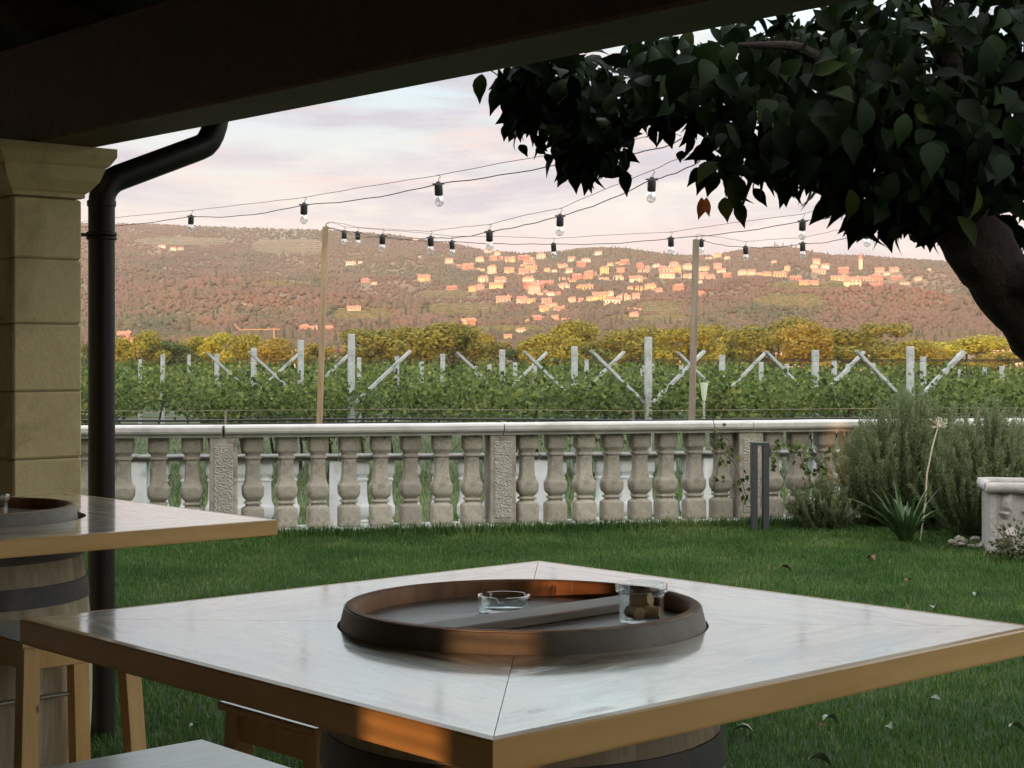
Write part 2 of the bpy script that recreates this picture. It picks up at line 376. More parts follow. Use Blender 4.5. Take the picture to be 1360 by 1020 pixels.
# ------------------------------------------------------------------ plan directions shared by porch and tables
E1 = np.array([-.673,.740,0]); E1 /= np.linalg.norm(E1)     # along the eave, away to the left
E2 = np.array([.740,.673,0]); E2 /= np.linalg.norm(E2)      # out of the porch, away to the right
EZ = np.array([0,0,1.0])

# ------------------------------------------------------------------ ground
mb = MB()
# balustrade line (pier points)
piers = [P(297,0,12.45), P(664,0,12.9), P(991,0,13.35)]
piers = [np.array([p[0],p[1],0]) for p in piers]
piers = [piers[0]-np.array([2*2.2, 2*.20, 0]), piers[0]-np.array([2.22,.24,0])] + piers
piers += [piers[-1]+np.array([1.97,.42,0]), piers[-1]+np.array([3.9,.86,0]), piers[-1]+np.array([5.9,1.32,0])]
def bal_y(x): return float(np.interp(x, [p[0] for p in piers], [p[1] for p in piers]))
xs = np.linspace(-30, 30, 121); rows = []
def lawn_z(x, y): return .018*mnoise.noise(Vector((x*.8, y*.8, 0))) + .008*mnoise.noise(Vector((x*3, y*3, 1)))
nY = 60; V = []; Q = []
for j in range(nY+1):
    for x in xs:
        yb = bal_y(max(min(x, 9), -7)) + .30
        y = -25 + (yb+25)*(1-(1-j/nY)**1.6); z = lawn_z(x, y) if j < nY-1 else 0.0
        V.append((x, y, z if y > -20 else 0))
for x in xs: V.append((x, bal_y(max(min(x, 9), -7))+.34, -.75))
n = len(xs)
for j in range(nY+1):
    for i in range(n-1): Q.append((j*n+i, j*n+i+1, (j+1)*n+i+1, (j+1)*n+i))
o = npart('lawn_ground', V, Q, M['lawn'], smooth=True); tag(o, kind='structure')
# grass blades
def grass_blades(N, area, hmin, hmax, wid, zf):
    pts = area(N); n = len(pts)
    ang = rng.uniform(0, 2*PI, n); lean = rng.uniform(.1,.75,n); h = rng.uniform(hmin, hmax, n)
    z0 = np.array([zf(p[0], p[1]) for p in pts])
    base = np.c_[pts, z0]; sd = np.c_[np.cos(ang+PI/2), np.sin(ang+PI/2), np.zeros(n)]*(wid*rng.uniform(.7,1.3,n))[:,None]/2
    ld = np.c_[np.cos(ang), np.sin(ang), np.zeros(n)]
    mid = base + ld*(h*lean*.35)[:,None] + np.c_[np.zeros((n,2)), h*.62]
    tip = base + ld*(h*lean)[:,None] + np.c_[np.zeros((n,2)), h*(1-.35*lean)]
    v = np.stack([base-sd, base+sd, mid+sd*.75, mid-sd*.75, tip], 1).reshape(-1,3)
    i = np.arange(n)*5
    f = np.concatenate([np.c_[i, i+1, i+2], np.c_[i, i+2, i+3], np.c_[i+3, i+2, i+4]])
    tn = np.clip(rng.beta(2,2.6,n)+.22*np.array([mnoise.noise(Vector((p[0]*1.1, p[1]*1.1, 6)))+.6*mnoise.noise(Vector((p[0]*3.4, p[1]*3.4, 2))) for p in pts]), 0, 1)
    tn = np.where(rng.uniform(0,1,n) < .02, 1.0, tn)
    hs = np.array([1+.45*mnoise.noise(Vector((p[0]*2.3, p[1]*2.3, 4))) for p in pts]); h = h*hs
    return v, f, np.repeat(tn, 5)
def lawn_area(N):
    y = np.sqrt(rng.uniform(4.6**2, 14.3**2, N*2)); x = rng.uniform(-.36,.39,N*2)*y
    yb = np.interp(x, [p[0] for p in piers], [p[1] for p in piers])
    k = (y < yb-.19); return np.c_[x, y][k][:N]
def side_area(N):
    y = np.sqrt(rng.uniform(1.0, 14.3**2, N*2)); x = rng.uniform(-.95,1.0,N*2)*np.maximum(y, 4)
    yb = np.interp(x, [p[0] for p in piers], [p[1] for p in piers])
    k = (y < yb-.19) & ((np.abs(x/y-.015) > .37) | (y < 4.6)) & (x*E2G[0]+y*E2G[1] > .35); return np.c_[x, y][k][:N]
E2G = (.740,.673)
lv, lf, lt = grass_blades(330000, lawn_area, .022, .052, .0042, lawn_z)
sv, sf, st_ = grass_blades(130000, side_area, .024, .055, .007, lawn_z)
v = np.concatenate([lv, sv]); f = np.concatenate([lf, sf+len(lv)]); tn = np.r_[lt, st_]
o = npart('lawn_grass', v, f, M['blade'], tint=tn); tag(o, 'short dense green lawn between the tables and the balustrade', 'grass', kind='stuff')
def tuft_area(N):
    x = rng.uniform(-3.4, 4.6, N); yb = np.interp(x, [p[0] for p in piers], [p[1] for p in piers])
    return np.c_[x, yb-.2-np.abs(rng.normal(0,.09,N))]
v, f, tn = grass_blades(16000, tuft_area, .04, .12, .005, lawn_z)
o = npart('edge_grass', v, f, M['blade'], tint=tn*.9+.1); tag(o, 'longer unmown grass along the foot of the balustrade', 'grass', kind='stuff')
# vineyard floor and valley
V = []; Q = []; ys = np.r_[13.0, 14.5, np.linspace(16,130,40), np.linspace(150,640,30)]; xs2 = np.linspace(-1,1,41)
def vg_z(x, y): return -.50 - max(0, min(1, (y-90)/160))*2.2 + .05*mnoise.noise(Vector((x*.4, y*.4, 3)))
for y in ys:
    for s in xs2: V.append((s*(60+y*.9), y, vg_z(s*(60+y*.9), y)))
n = len(xs2)
for j in range(len(ys)-1):
    for i in range(n-1): Q.append((j*n+i, j*n+i+1, (j+1)*n+i+1, (j+1)*n+i))
o = npart('vineyard_ground', V, Q, M['vground'], smooth=True); tag(o, kind='structure')
def vy_area(N):
    y = 14.6+26*rng.uniform(0,1,N)**1.7; x = rng.uniform(-.34,.40,N)*y; return np.c_[x,y]
v, f, tn = grass_blades(110000, vy_area, .03, .11, .010, lambda x, y: -.5)
o = npart('meadow_grass', v, f, M['blade'], tint=np.clip(tn+.25,0,1)); tag(o, 'rough meadow grass growing between the vine rows', 'grass', kind='stuff')

# ------------------------------------------------------------------ hills
RX = [-400,0,110,200,300,360,400,440,520,600,640,690,740,770,800,835,870,920,950,975,1000,1040,1060,1100,1150,1200,1250,1300,1360,1500,1800]
RV = [305,299,297,298,302,304,305,306,312,324,332,337,335,331,330,331,336,341,340,335,330,330,332,339,340,344,347,350,356,362,372]
def ridge(px): return np.interp(px, RX, RV)
def rdist(px): return np.interp(px, [-400,200,520,700,950,1150,1400,1800],[2900,2900,2750,2350,2350,2500,2400,2400])
def bump(px, d):
    x = (px-680)/F*d
    a = mnoise.noise(Vector((x*.0046+d*.0026, d*.0016-x*.0008, 5.0)))*34 + mnoise.noise(Vector((x*.012+d*.006, d*.007, 9.0)))*13 + mnoise.noise(Vector((x*.03, d*.02, 1.0)))*3
    vill = math.exp(-((px-800)/190.0)**2)*.75
    return a*(1-vill)
def hill_z(px, d):
    rd = float(rdist(px)); vr = float(ridge(px)); t = min(max((d-620)/(rd-620), 0), 1)
    v = 477-(477-vr)*t**.8
    z = CH+(475-v)/F*d + bump(px, d)*math.sin(PI*t)**.8*min(1, t*3)
    if d > rd: z -= (d-rd)*.18
    if d < 625: z = -2.75
    return z
pxs = np.r_[np.linspace(-1900,-410,60), np.linspace(-400, 1800, 331), np.linspace(1812,3300,60)]; ds = np.r_[600, 622, np.linspace(640, 3300, 150)]
V = [((px-680)/F*d, d, hill_z(px, d)) for d in ds for px in pxs]; n = len(pxs)
Q = [(j*n+i, j*n+i+1, (j+1)*n+i+1, (j+1)*n+i) for j in range(len(ds)-1) for i in range(n-1)]
o = npart('hills', V, Q, M['hill'], smooth=True); tag(o, kind='structure')
def find_d(px, v):
    d = 640.0; rd = float(rdist(px))
    while d < rd:
        if 475-(hill_z(px, d)-CH)*F/d <= v: return d
        d += 5
    return rd-6

# houses: (x, base v, width px, colour, form)   forms: g gable, h hip, l long, t tall, w winged
HZ1 = [(410,130,60,'cream','g'),(255,190,80,'cream','h'),(375,178,75,'brick','g'),(525,192,105,'ochre','w'),(655,170,115,'brick','l'),(810,160,85,'cream','h'),(705,208,110,'pink','l'),(150,250,110,'brick','l'),(365,295,85,'cream','t'),(520,290,100,'ochre','w'),(715,265,120,'ochre','l'),(655,302,100,'pink','w'),(1005,240,100,'cream','l'),(1085,190,70,'cream','g'),(1220,195,80,'pale','h'),(1060,290,70,'cream','g'),(925,285,50,'pale','g'),(280,375,100,'cream','h'),(445,385,110,'cream','w'),(690,390,115,'cream','h'),(190,460,70,'ochre','t'),(262,442,80,'pink','h'),(400,432,140,'ochre','l'),(860,405,130,'brick','l'),(755,442,190,'brick','l'),(745,492,120,'pink','t'),(895,502,80,'pale','h'),(1010,365,110,'pink','l'),(1020,437,110,'cream','h'),(1135,350,90,'brick','g'),(1235,352,100,'brick','t'),(1215,447,150,'ochre','l'),(465,557,150,'pink','l'),(640,557,100,'cream','w'),(715,565,80,'ochre','g'),(850,562,120,'pink','l'),(900,602,120,'cream','l'),(835,637,100,'ochre','w'),(990,632,130,'pink','l'),(1085,557,80,'pink','h'),(190,760,80,'brick','g'),(680,747,50,'ochre','t'),(775,727,90,'brick','g'),(620,852,100,'cream','h'),(510,897,80,'ochre','g'),(930,717,70,'pink','g'),(1020,737,100,'pink','l')]
HZ2 = [(340,215,80,'brick','g'),(480,245,75,'brick','h'),(625,245,75,'pale','h'),(510,287,110,'cream','l'),(300,287,80,'brick','g'),(205,230,60,'ochre','g'),(155,302,90,'ochre','t'),(155,362,100,'cream','l'),(285,362,100,'cream','h'),(440,372,130,'cream','w'),(570,442,115,'ochre','h'),(475,452,70,'ochre','g'),(820,452,110,'brick','h'),(1030,492,70,'brick','g'),(720,287,150,'cream','l'),(815,292,75,'ochre','t'),(785,240,90,'pink','h'),(910,262,90,'cream','h'),(1050,272,110,'ochre','l'),(1180,252,80,'pink','g'),(1210,292,90,'cream','w'),(1260,332,80,'brick','g'),(720,337,150,'cream','l'),(900,337,120,'cream','l'),(1040,342,90,'pink','g'),(1120,347,80,'pink','h'),(1010,387,60,'pale','g'),(120,542,160,'ochre','w'),(205,510,70,'cream','t'),(230,572,150,'pale','l'),(350,542,110,'cream','h'),(440,527,80,'pink','g'),(400,637,100,'brick','l'),(420,692,90,'pink','h'),(1175,155,80,'ochre','h'),(1095,165,60,'pale','l'),(1260,165,50,'pale','g'),(100,132,70,'pale','g'),(30,545,90,'ochre','h'),(-10,350,80,'brick','h'),(-50,240,90,'brick','g')]
HZ3 = [(120,206,55,'cream','h'),(175,206,50,'cream','g'),(225,206,50,'pink','l'),(272,213,50,'ochre','g'),(345,216,85,'ochre','l'),(385,182,35,'ochre','t'),(580,201,90,'cream','l'),(565,140,50,'cream','g'),(615,167,50,'pale','g'),(550,170,50,'cream','h'),(440,242,80,'brick','l'),(490,277,60,'ochre','g'),(550,277,60,'pink','g'),(700,242,110,'ochre','l'),(725,196,65,'brick','g'),(780,277,110,'cream','w'),(865,247,90,'pink','l'),(930,247,80,'brick','h'),(925,277,80,'brick','l'),(990,211,40,'pale','h'),(1050,237,80,'brick','l'),(1035,191,60,'pink','g'),(1180,241,45,'cream','g'),(1095,267,60,'pale','l'),(1245,176,20,'pale','g'),(310,136,30,'cream','g'),(945,196,60,'pink','g')]
HZ5 = [(570,236,65,'pale','l'),(630,226,25,'pale','g'),(660,346,60,'brick','h'),(710,357,35,'cream','g'),(1015,332,80,'ochre','w'),(590,522,90,'cream','w'),(1275,262,75,'brick','w'),(1165,226,50,'cream','g'),(985,191,20,'pale','g'),(1180,386,70,'brick','l'),(290,632,70,'brick','h'),(350,640,80,'pink','w'),(440,642,60,'brick','g'),(1060,642,80,'pink','l'),(1300,597,60,'brick','g'),(960,86,30,'pale','g')]
HZ4 = [(70,822,100,'brick','w'),(330,197,50,'pale','l'),(405,217,40,'pale','g'),(460,217,40,'cream','g'),(895,592,25,'ochre','g')]
HL = [(600+x/6.8, 320+y/6.8, wd/6.8, c, f) for x,y,wd,c,f in HZ1] + [(780+x/6.8, 320+y/6.8, wd/6.8, c, f) for x,y,wd,c,f in HZ2] + \
     [(960+x/4.533, 320+y/4.533, wd/4.533, c, f) for x,y,wd,c,f in HZ3] + [(340+x/4.533, 300+y/4.533, wd/4.533, c, f) for x,y,wd,c,f in HZ5] + [(150+x/5.1, 290+y/5.1, wd/5.1, c, f) for x,y,wd,c,f in HZ4]
for q_ in list(HL):
    if 610 < q_[0] < 930 and random.random() < .42: HL.append((q_[0]+random.choice((-1,1))*random.uniform(9,16), q_[1]+random.uniform(-4,4), random.uniform(6,10), random.choice(('cream','ochre','pink','brick','ochre')), random.choice('ghl')))
# unit houses (width 1 along x, facing -y), parts wall / roof / window
def unit_house(form):
    Wd, Dp, Hh, Rh = {'g': (1,.8,.5,.26), 'h': (1,.8,.52,.2), 'l': (1,.5,.30,.14), 't': (1,.9,.85,.22), 'w': (1,.6,.42,.2)}[form]
    r = thing('house', '', 'house'); m = MB(); m.box((0,Dp/2,Hh/2-.15), (Wd,Dp,Hh+.3))
    if form == 'w': m.box((-.28,-.12,Hh*.35-.15), (.42,.3,Hh*.7+.3))
    wl = part('wall', m, M['wall_cream'], r)
    m = MB(); ov = .05
    def gable(cx, x0, x1, y0, y1, z, h, hip):
        k = (y1-y0)/2*hip
        m.add([(x0,y0,z),(x1,y0,z),(x1,y1,z),(x0,y1,z),(x0+k,(y0+y1)/2,z+h),(x1-k,(y0+y1)/2,z+h)], [(0,1,5,4),(2,3,4,5),(0,4,3),(1,2,5),(3,2,1,0)])
    gable(0, -Wd/2-ov, Wd/2+ov, -ov, Dp+ov, Hh+.002, Rh, .75 if form in 'ht' else 0.0)
    if form == 'w': gable(0, -.53, -.03, -.31, .05, Hh*.7+.002, .13, .5)
    rf = part('roof', m, M['roof'], r)
    m = MB(); m.box((.28, Dp*.62, Hh+Rh*.75), (.07,.07,.2)); part('chimney', m, M['wall_pale'], rf)
    ncol = {'g': 3, 'h': 3, 'l': 4, 't': 3, 'w': 2}[form]; nrow = {'t': 3, 'l': 1}.get(form, 2)
    for i in range(ncol):
        for j in range(nrow):
            x = (-.36+.72*i/(ncol-1)) if form != 'w' else (.12+.26*i)
            z = Hh*(j+.52)/nrow; m = MB(); m.box((x, -.004, z), (.10,.02,min(.16, Hh/nrow*.5))); part('window', m, M['window'], r)
    return r
UH = {f: unit_house(f) for f in 'ghltw'}; used = set(); hpos = []
FORM = {'g': 'gabled', 'h': 'square hip-roofed', 'l': 'long low', 't': 'tall three-storey', 'w': 'winged'}
WALL = {'cream': 'cream', 'ochre': 'golden ochre', 'pink': 'pinkish', 'brick': 'red-brown', 'pale': 'whitish'}
def zone(px, v):
    if px < 245 and v < 340: return 'by terraces high on the left hillside'
    if px < 480 and v > 425: return 'at the foot of the left hill'
    if px < 480: return 'on the left slope by the pale pole'
    if px < 600: return 'on wooded slope left of the village'
    if px > 1170: return 'at the right end of the ridge hamlet'
    if px > 1055: return 'around the church spire'
    if px > 980: return 'between the village and church hamlet'
    if px > 905: return 'at the village edge by the weathered pole'
    side = 'left' if px < 690 else ('middle' if px < 790 else 'right')
    lev = 'topmost row' if v < 349 else ('upper rows' if v < 368 else ('middle rows' if v < 385 else ('lower rows' if v < 408 else 'foot')))
    return f'in the {lev} of the village, {side} part'
for (px, v, wd, c, f) in HL:
    d = find_d(px, v); x = (px-680)/F*d; wm = wd*d/F*.88
    z = CH-(v-475)/F*d; lab = f'{WALL[c]} {FORM[f]} house {zone(px, v)}'
    rz = math.atan2(-x, d)*0 + random.uniform(-.35,.35) + (.1 if px < 900 else -.1)
    src = UH[f]; s = (wm, wm*.9, wm*random.uniform(.85,1.1))
    if f not in used: h = src; used.add(f); h.location = (x, d, z); h.rotation_euler = (0,0,rz); h.scale = s; h['label'] = lab
    else: h = dup(src, (x, d, z), rz, lab, scale=s)
    h['group'] = 'houses on the hillside'
    hpos.append((px, v, wd, d))
    for chd in h.children:
        if chd.name.split('.')[0] == 'wall': chd.material_slots[0].link = 'OBJECT'; chd.material_slots[0].material = M['wall_'+c]
# church tower
d = find_d(1143, 361); bp = P(1143, 361, d)
r = thing('church_tower', 'slender stone bell tower rising above the ridge hamlet roofs', 'tower', bp)
m = MB(); m.box(bp+[0,0,6], (4.2,4.2,16)); part('shaft', m, M['wall_cream'], r)
m = MB(); m.box(bp+[0,0,15.2], (4.8,4.8,2.4)); part('belfry', m, M['wall_pink'], r)
m = MB(); m.lathe(bp+[0,0,16.42], [(2.9,0),(.15,9)], 8); part('spire', m, M['roof'], r)
# valley buildings glimpsed through the tree belt
for i, (px, v0, v1, wd, c) in enumerate([(1002,471,481,34,'pale'),(1048,470,482,26,'pale'),(1096,469,484,40,'cream'),(1148,468,483,42,'pale'),(1338,466,486,40,'pale'),(372,463,478,22,'cream'),(388,466,478,18,'pale'),(892,478,486,40,'cream'),(172,450,462,26,'pink'),(648,478,490,26,'pale')]):
    d = 520.0; b = P(px, 478, d); b[2] = -2.9; hh = CH-(v0-475)/F*d+2.9; wm = wd*d/F
    where = ['left of the rightmost bare X','behind the weathered pole trees','under the middle orange trees','under the broad right-hand tree','beside the leaning trunk','left of the light pole','just left of the light pole','right of the tallest post','behind the downpipe side trees','between the left olive trees'][i]
    r = thing('warehouse', f'{WALL[c]} flat roofed valley building glimpsed through trees {where}', 'building', b, 'valley buildings behind the tree belt')
    m = MB(); m.box(b+[0,6,hh/2], (wm,12,hh)); part('wall', m, M['wall_'+c], r)
    m = MB(); m.box(b+[0,6,hh+.2], (wm+.8,12.8,.4)); part('roof', m, M['roof'] if c != 'pale' else M['wall_pale'], r)
    for q in range(3):
        m = MB(); m.box(b+[wm*(q-1)*.3,-.02,hh*.55], (wm*.12,.1,hh*.25)); part('window', m, M['window'], r)
# construction crane low on the left slope
d = 700.0; b = P(364, 470, d); r = thing('tower_crane', 'small orange construction crane lying low before the left hill', 'crane', b)
m = MB(); m.tube([P(364,470,d), P(364,435,d)], .35, 4); part('mast', m, M['crane'], r)
m = MB(); m.tube([P(318,438,d), P(372,437,d)], .3, 4); part('jib', m, M['crane'], r)
m = MB(); m.tube([P(318,438,d), P(311,430,d)], .3, 4); part('jib_tip', m, M['crane'], r)

# hillside woodland: many small clumps, one mass
ico_v = []; tphi = (1+5**.5)/2
for a, b2 in ((-1,tphi),(1,tphi),(-1,-tphi),(1,-tphi)): ico_v += [(a,b2,0),(0,a,b2),(b2,0,a)]
ico_v = np.array(ico_v, float); ico_v /= np.linalg.norm(ico_v[0])
import itertools
dm = np.linalg.norm(ico_v[:,None]-ico_v[None], axis=2); el = dm[dm > .1].min()*1.05
ico_f = []
for a, b2, c2 in itertools.combinations(range(12), 3):
    if dm[a,b2] < el and dm[b2,c2] < el and dm[a,c2] < el:
        nn = np.cross(ico_v[b2]-ico_v[a], ico_v[c2]-ico_v[a])
        ico_f.append((a,b2,c2) if nn@ico_v[a] > 0 else (a,c2,b2))
ico_f = np.array(ico_f)
FIELDS = [(385,328,52,10),(240,321,64,6),(612,413,54,9),(480,420,45,9),(875,410,34,9),(1050,402,46,10),(590,392,34,6),(665,440,60,6),(1080,380,60,6),(380,378,40,4),(860,425,60,6)]
def in_field(px, v):
    for i, (fx, fv, rx, rv) in enumerate(FIELDS):
        if abs((px-fx)/rx)**3+abs((v-fv)/rv)**3 < 1: return i
    return -1
tp = []; ts = []; tt = []; rp = []; rs = []; rt = []
for k in range(122000):
    px = random.uniform(60, 1420) if k < 85000 else random.choice((random.uniform(-1000,60), random.uniform(1420,2400)))
    rd = float(rdist(px)); t0 = random.random()**.9; d = 660+(rd+12-660)*t0
    z = hill_z(px, d); v = 475-(z-CH)*F/d; fi = in_field(px, v)
    if fi >= 0: continue
    if any(abs(px-hx) < hw/2+2.2 and hv-2.2 < v < hv+3.0 for hx, hv, hw, hd in hpos): continue
    dens = mnoise.noise(Vector((px*.012, v*.03, 2)))
    if dens < -.4 and random.random() < .4: continue
    s = random.uniform(1.4,2.5)*(1.0+.25*(dens > .2))*(.62 if 350 < v < 0 else 1); slim = random.random() < .014
    if t0 > .97: s *= .7
    tp.append(((px-680)/F*d, d, z+s*(.6 if not slim else 1.6))); ts.append((s*(.35 if slim else 1), s*(.35 if slim else 1), s*(2.3 if slim else random.uniform(.75,1.15))))
    hue = .48+.45*mnoise.noise(Vector((px*.012+4, v*.03, 7)))+bump(px, d)*.016+random.gauss(0,.17); tt.append(0.02 if slim else min(1,max(0,hue)))
for (fx, fv, rx, rv) in FIELDS:
    nr = max(3, int(rv*2/2.6))
    for j in range(nr):
        vv = fv-rv+2*rv*(j+.5)/nr
        for q in range(int(rx*2/1.6)):
            px = fx-rx+q*1.6
            if in_field(px, vv) < 0 or random.random() < .12: continue
            d = find_d(px, vv); z = hill_z(px, d); s = random.uniform(.8,1.3)
            rp.append(((px-680)/F*d, d, z+.5)); rs.append((1.9,1.2,s)); rt.append(random.random())
def blob_mesh(name, p, s, tn, mat):
    p = np.array(p); s = np.array(s); n = len(p)
    jit = 1+rng.uniform(-.15,.15,(n,12,1))
    rot = rng.uniform(0,2*PI,n); c, s_ = np.cos(rot)[:,None], np.sin(rot)[:,None]
    b = ico_v[None]*jit; x = b[:,:,0]*c-b[:,:,1]*s_; y = b[:,:,0]*s_+b[:,:,1]*c
    v = np.stack([x,y,b[:,:,2]],2)*s[:,None,:]+p[:,None,:]
    f = (ico_f[None]+(np.arange(n)*12)[:,None,None]).reshape(-1,3)
    return npart(name, v.reshape(-1,3), f, mat, tint=np.repeat(tn,12))
o = blob_mesh('hillside_woodland', tp, ts, tt, M['hillwood']); tag(o, 'autumn woodland covering the far hillside around the village', 'woodland', kind='stuff')
o = blob_mesh('hillside_vines', rp, rs, rt, M['hillrows']); tag(o, 'terraced vine rows in clearings on the far hillside', 'vineyard', kind='stuff')

# ------------------------------------------------------------------ tree belt behind the vineyard
def belt_proto(n_lobes, seed, cname):
    r = thing('tree', '', 'tree'); rs_ = np.random.default_rng(seed)
    lob = []
    for i in range(n_lobes):
        a = rs_.uniform(0,2*PI); q = rs_.uniform(0,1)**.5; z = rs_.uniform(.28,.9)
        wz = math.sin(PI*min(1,max(.12,(z-.08)/.95)))**.7
        lob.append((q*.42*wz*math.cos(a), q*.42*wz*math.sin(a), z, rs_.uniform(.13,.22)))
    lob.append((0,0,.86,.14)); pts = []; nr = []
    for (x,y,z,rr) in lob:
        m_ = int(9500*rr*rr)+60; u = rs_.normal(size=(m_,3)); u /= np.linalg.norm(u,axis=1,keepdims=True)
        pts.append(np.array([x,y,z])+u*rr*rs_.uniform(.55,1.08,(m_,1))*np.array([1,1,.85])); nr.append(u+rs_.normal(size=(m_,3))*.5)
    pts = np.concatenate(pts); nr = np.concatenate(nr); n = len(pts)
    dirs = np.cross(nr, rs_.normal(size=(n,3)))
    v, f = leaf_cloud(pts, dirs, nr, rs_.uniform(.03,.055,n), rs_.uniform(.03,.05,n), DIA, DIAF)
    tn = np.clip(.5+.35*np.array([mnoise.noise(Vector(p*7)) for p in pts])+rs_.normal(size=n)*.2, 0, 1)
    npart('crown', v, f, M['belt_'+cname], r, np.repeat(tn,4))
    m = MB(); m.tube([(0,0,-.03),(.01,0,.15),(0,.01,.35),(.02,0,.7)], [.025,.02,.016,.006], 7)
    for a in (0.5,2.4,4.2): m.tube([(0,0,.22),(.13*math.cos(a),.13*math.sin(a),.42),(.24*math.cos(a),.24*math.sin(a),.62)], [.012,.008,.004], 5)
    part('trunk', m, M['bark'], r, True); return r
PROTO = [belt_proto(11+i, 40+i, c) for i, c in enumerate(['olive','gold','green','orange','olive'])]
BT = [(70,446,80,'green','dark green tree behind the cream pillar'),(135,452,70,'green','green bushy tree just right of the black downpipe'),(186,441,60,'gold','yellow-green tree at the left end of the belt'),(228,453,76,'green','low dark green tree left of the smallest vine posts'),(262,446,55,'gold','golden tree over the leftmost X of arms'),(292,439,62,'yellow','bright yellow tree left of the third bulb of the upper string'),(330,442,62,'gold','golden tree behind the two close X arms'),(372,450,64,'orange','orange-tinged tree left of the light pole'),(410,456,56,'orange','low orange tree behind the light pole foot'),(500,436,105,'olive','broad olive tree right of the light pole'),(545,431,100,'olive','rounded olive tree in front of the small terraced field'),(604,427,112,'olive','tallest olive tree left of centre'),(643,442,60,'orange','reddish autumn tree left of the gap in the belt'),(700,449,64,'gold','golden tree at the gap in the belt'),(690,462,84,'green','low dark green bush tree at the gap'),(738,440,74,'gold','golden tree below the lower village houses'),(770,424,84,'gold','tall pointed golden tree below the village'),(818,441,84,'olive','olive tree left of the tallest concrete post'),(868,435,96,'olive','olive tree behind the tallest concrete post'),(914,434,80,'gold','golden tree left of the weathered pole'),(950,428,90,'gold','golden tree right of the weathered pole'),(998,432,84,'olive','olive tree two crowns right of the weathered pole'),(1035,424,100,'olive','tall olive tree behind the small right X arms'),(1086,430,90,'orange','orange-brown tree right of the tall olive one'),(1130,441,72,'gold','small golden tree left of the broad right-hand crown'),(1160,426,116,'olive','broad olive crown on the right of the belt'),(1212,449,64,'gold','low golden tree right of the broad olive crown'),(1284,447,112,'yellow','bright yellow tree beside the leaning trunk'),(1240,460,56,'orange','small orange tree left of the bright yellow one'),(1336,466,64,'orange','small orange tree touching the leaning trunk'),(1410,440,110,'gold','golden tree hidden behind the leaning trunk'),(10,440,90,'gold','golden tree far left behind the pillar'),(-70,438,110,'olive','olive tree beyond the left end of the belt'),(-170,444,120,'gold','golden tree well beyond the left end of the belt'),(-280,440,120,'green','green tree at the far left outside the photo'),(1500,444,120,'olive','olive tree beyond the leaning trunk outside the photo'),(1610,440,120,'gold','golden tree at the far right outside the photo')]
usedp = set()
for i, (px, vt, wd, c, where) in enumerate(BT):
    d = 225+((i*37) % 50) + (18 if c == 'green' else 0); b = P(px, 0, d); b[2] = vg_z(0, d)-.2
    H = CH-(vt+2.5-475)/F*d-b[2]; W_ = wd*d/F*1.3
    k = i % 5; src = PROTO[k]; s = (W_, W_, H/.98); lab = where
    if k not in usedp: usedp.add(k); h = src; h.location = tuple(b); h.scale = s; h.rotation_euler = (0,0,random.uniform(0,6)); h['label'] = lab
    else: h = dup(src, b, random.uniform(0,6), lab, scale=s)
    h['group'] = 'autumn trees in the belt behind the vineyard'
    for chd in h.children:
        if chd.name.split('.')[0] == 'crown': chd.material_slots[0].link = 'OBJECT'; chd.material_slots[0].material = M['belt_'+c]

# ------------------------------------------------------------------ vineyard: concrete posts and vine rows
RD = np.array([-.36,1,0]); RD /= np.linalg.norm(RD); RN = np.array([RD[1],-RD[0],0])
def make_post(b, top, wd, label, arms=True, armz=1.18):
    r = thing('vineyard_post', label, 'post', b, 'concrete posts of the vineyard pergola')
    m = MB(); m.box(b+[0,0,(top-b[2]-.05)/2-.05], (wd,wd*.8,top-b[2]+.05), [RN,RD,EZ], .006)
    part('post', m, M['concrete'], r)
    if arms and b[1] < 33:
        for sg in arms:
            a0 = b+np.array([0,0,armz])+RN*sg*.03-RD*.07*sg; a1 = a0+RN*sg*.84+EZ*.76
            m = MB(); ax = (a1-a0)/np.linalg.norm(a1-a0); n2 = np.cross(ax, RD); L = np.linalg.norm(a1-a0)
            for q in (-1,1): m.box((a0+a1)/2+RD*q*.026, (L,.018,.044), [ax,RD,n2], .003)
            for q in range(6): m.box(a0+ax*L*(q+.5)/6, (.10,.0335,.034), [ax,RD,n2])
            part('arm', m, M['concrete'], r)
    return r
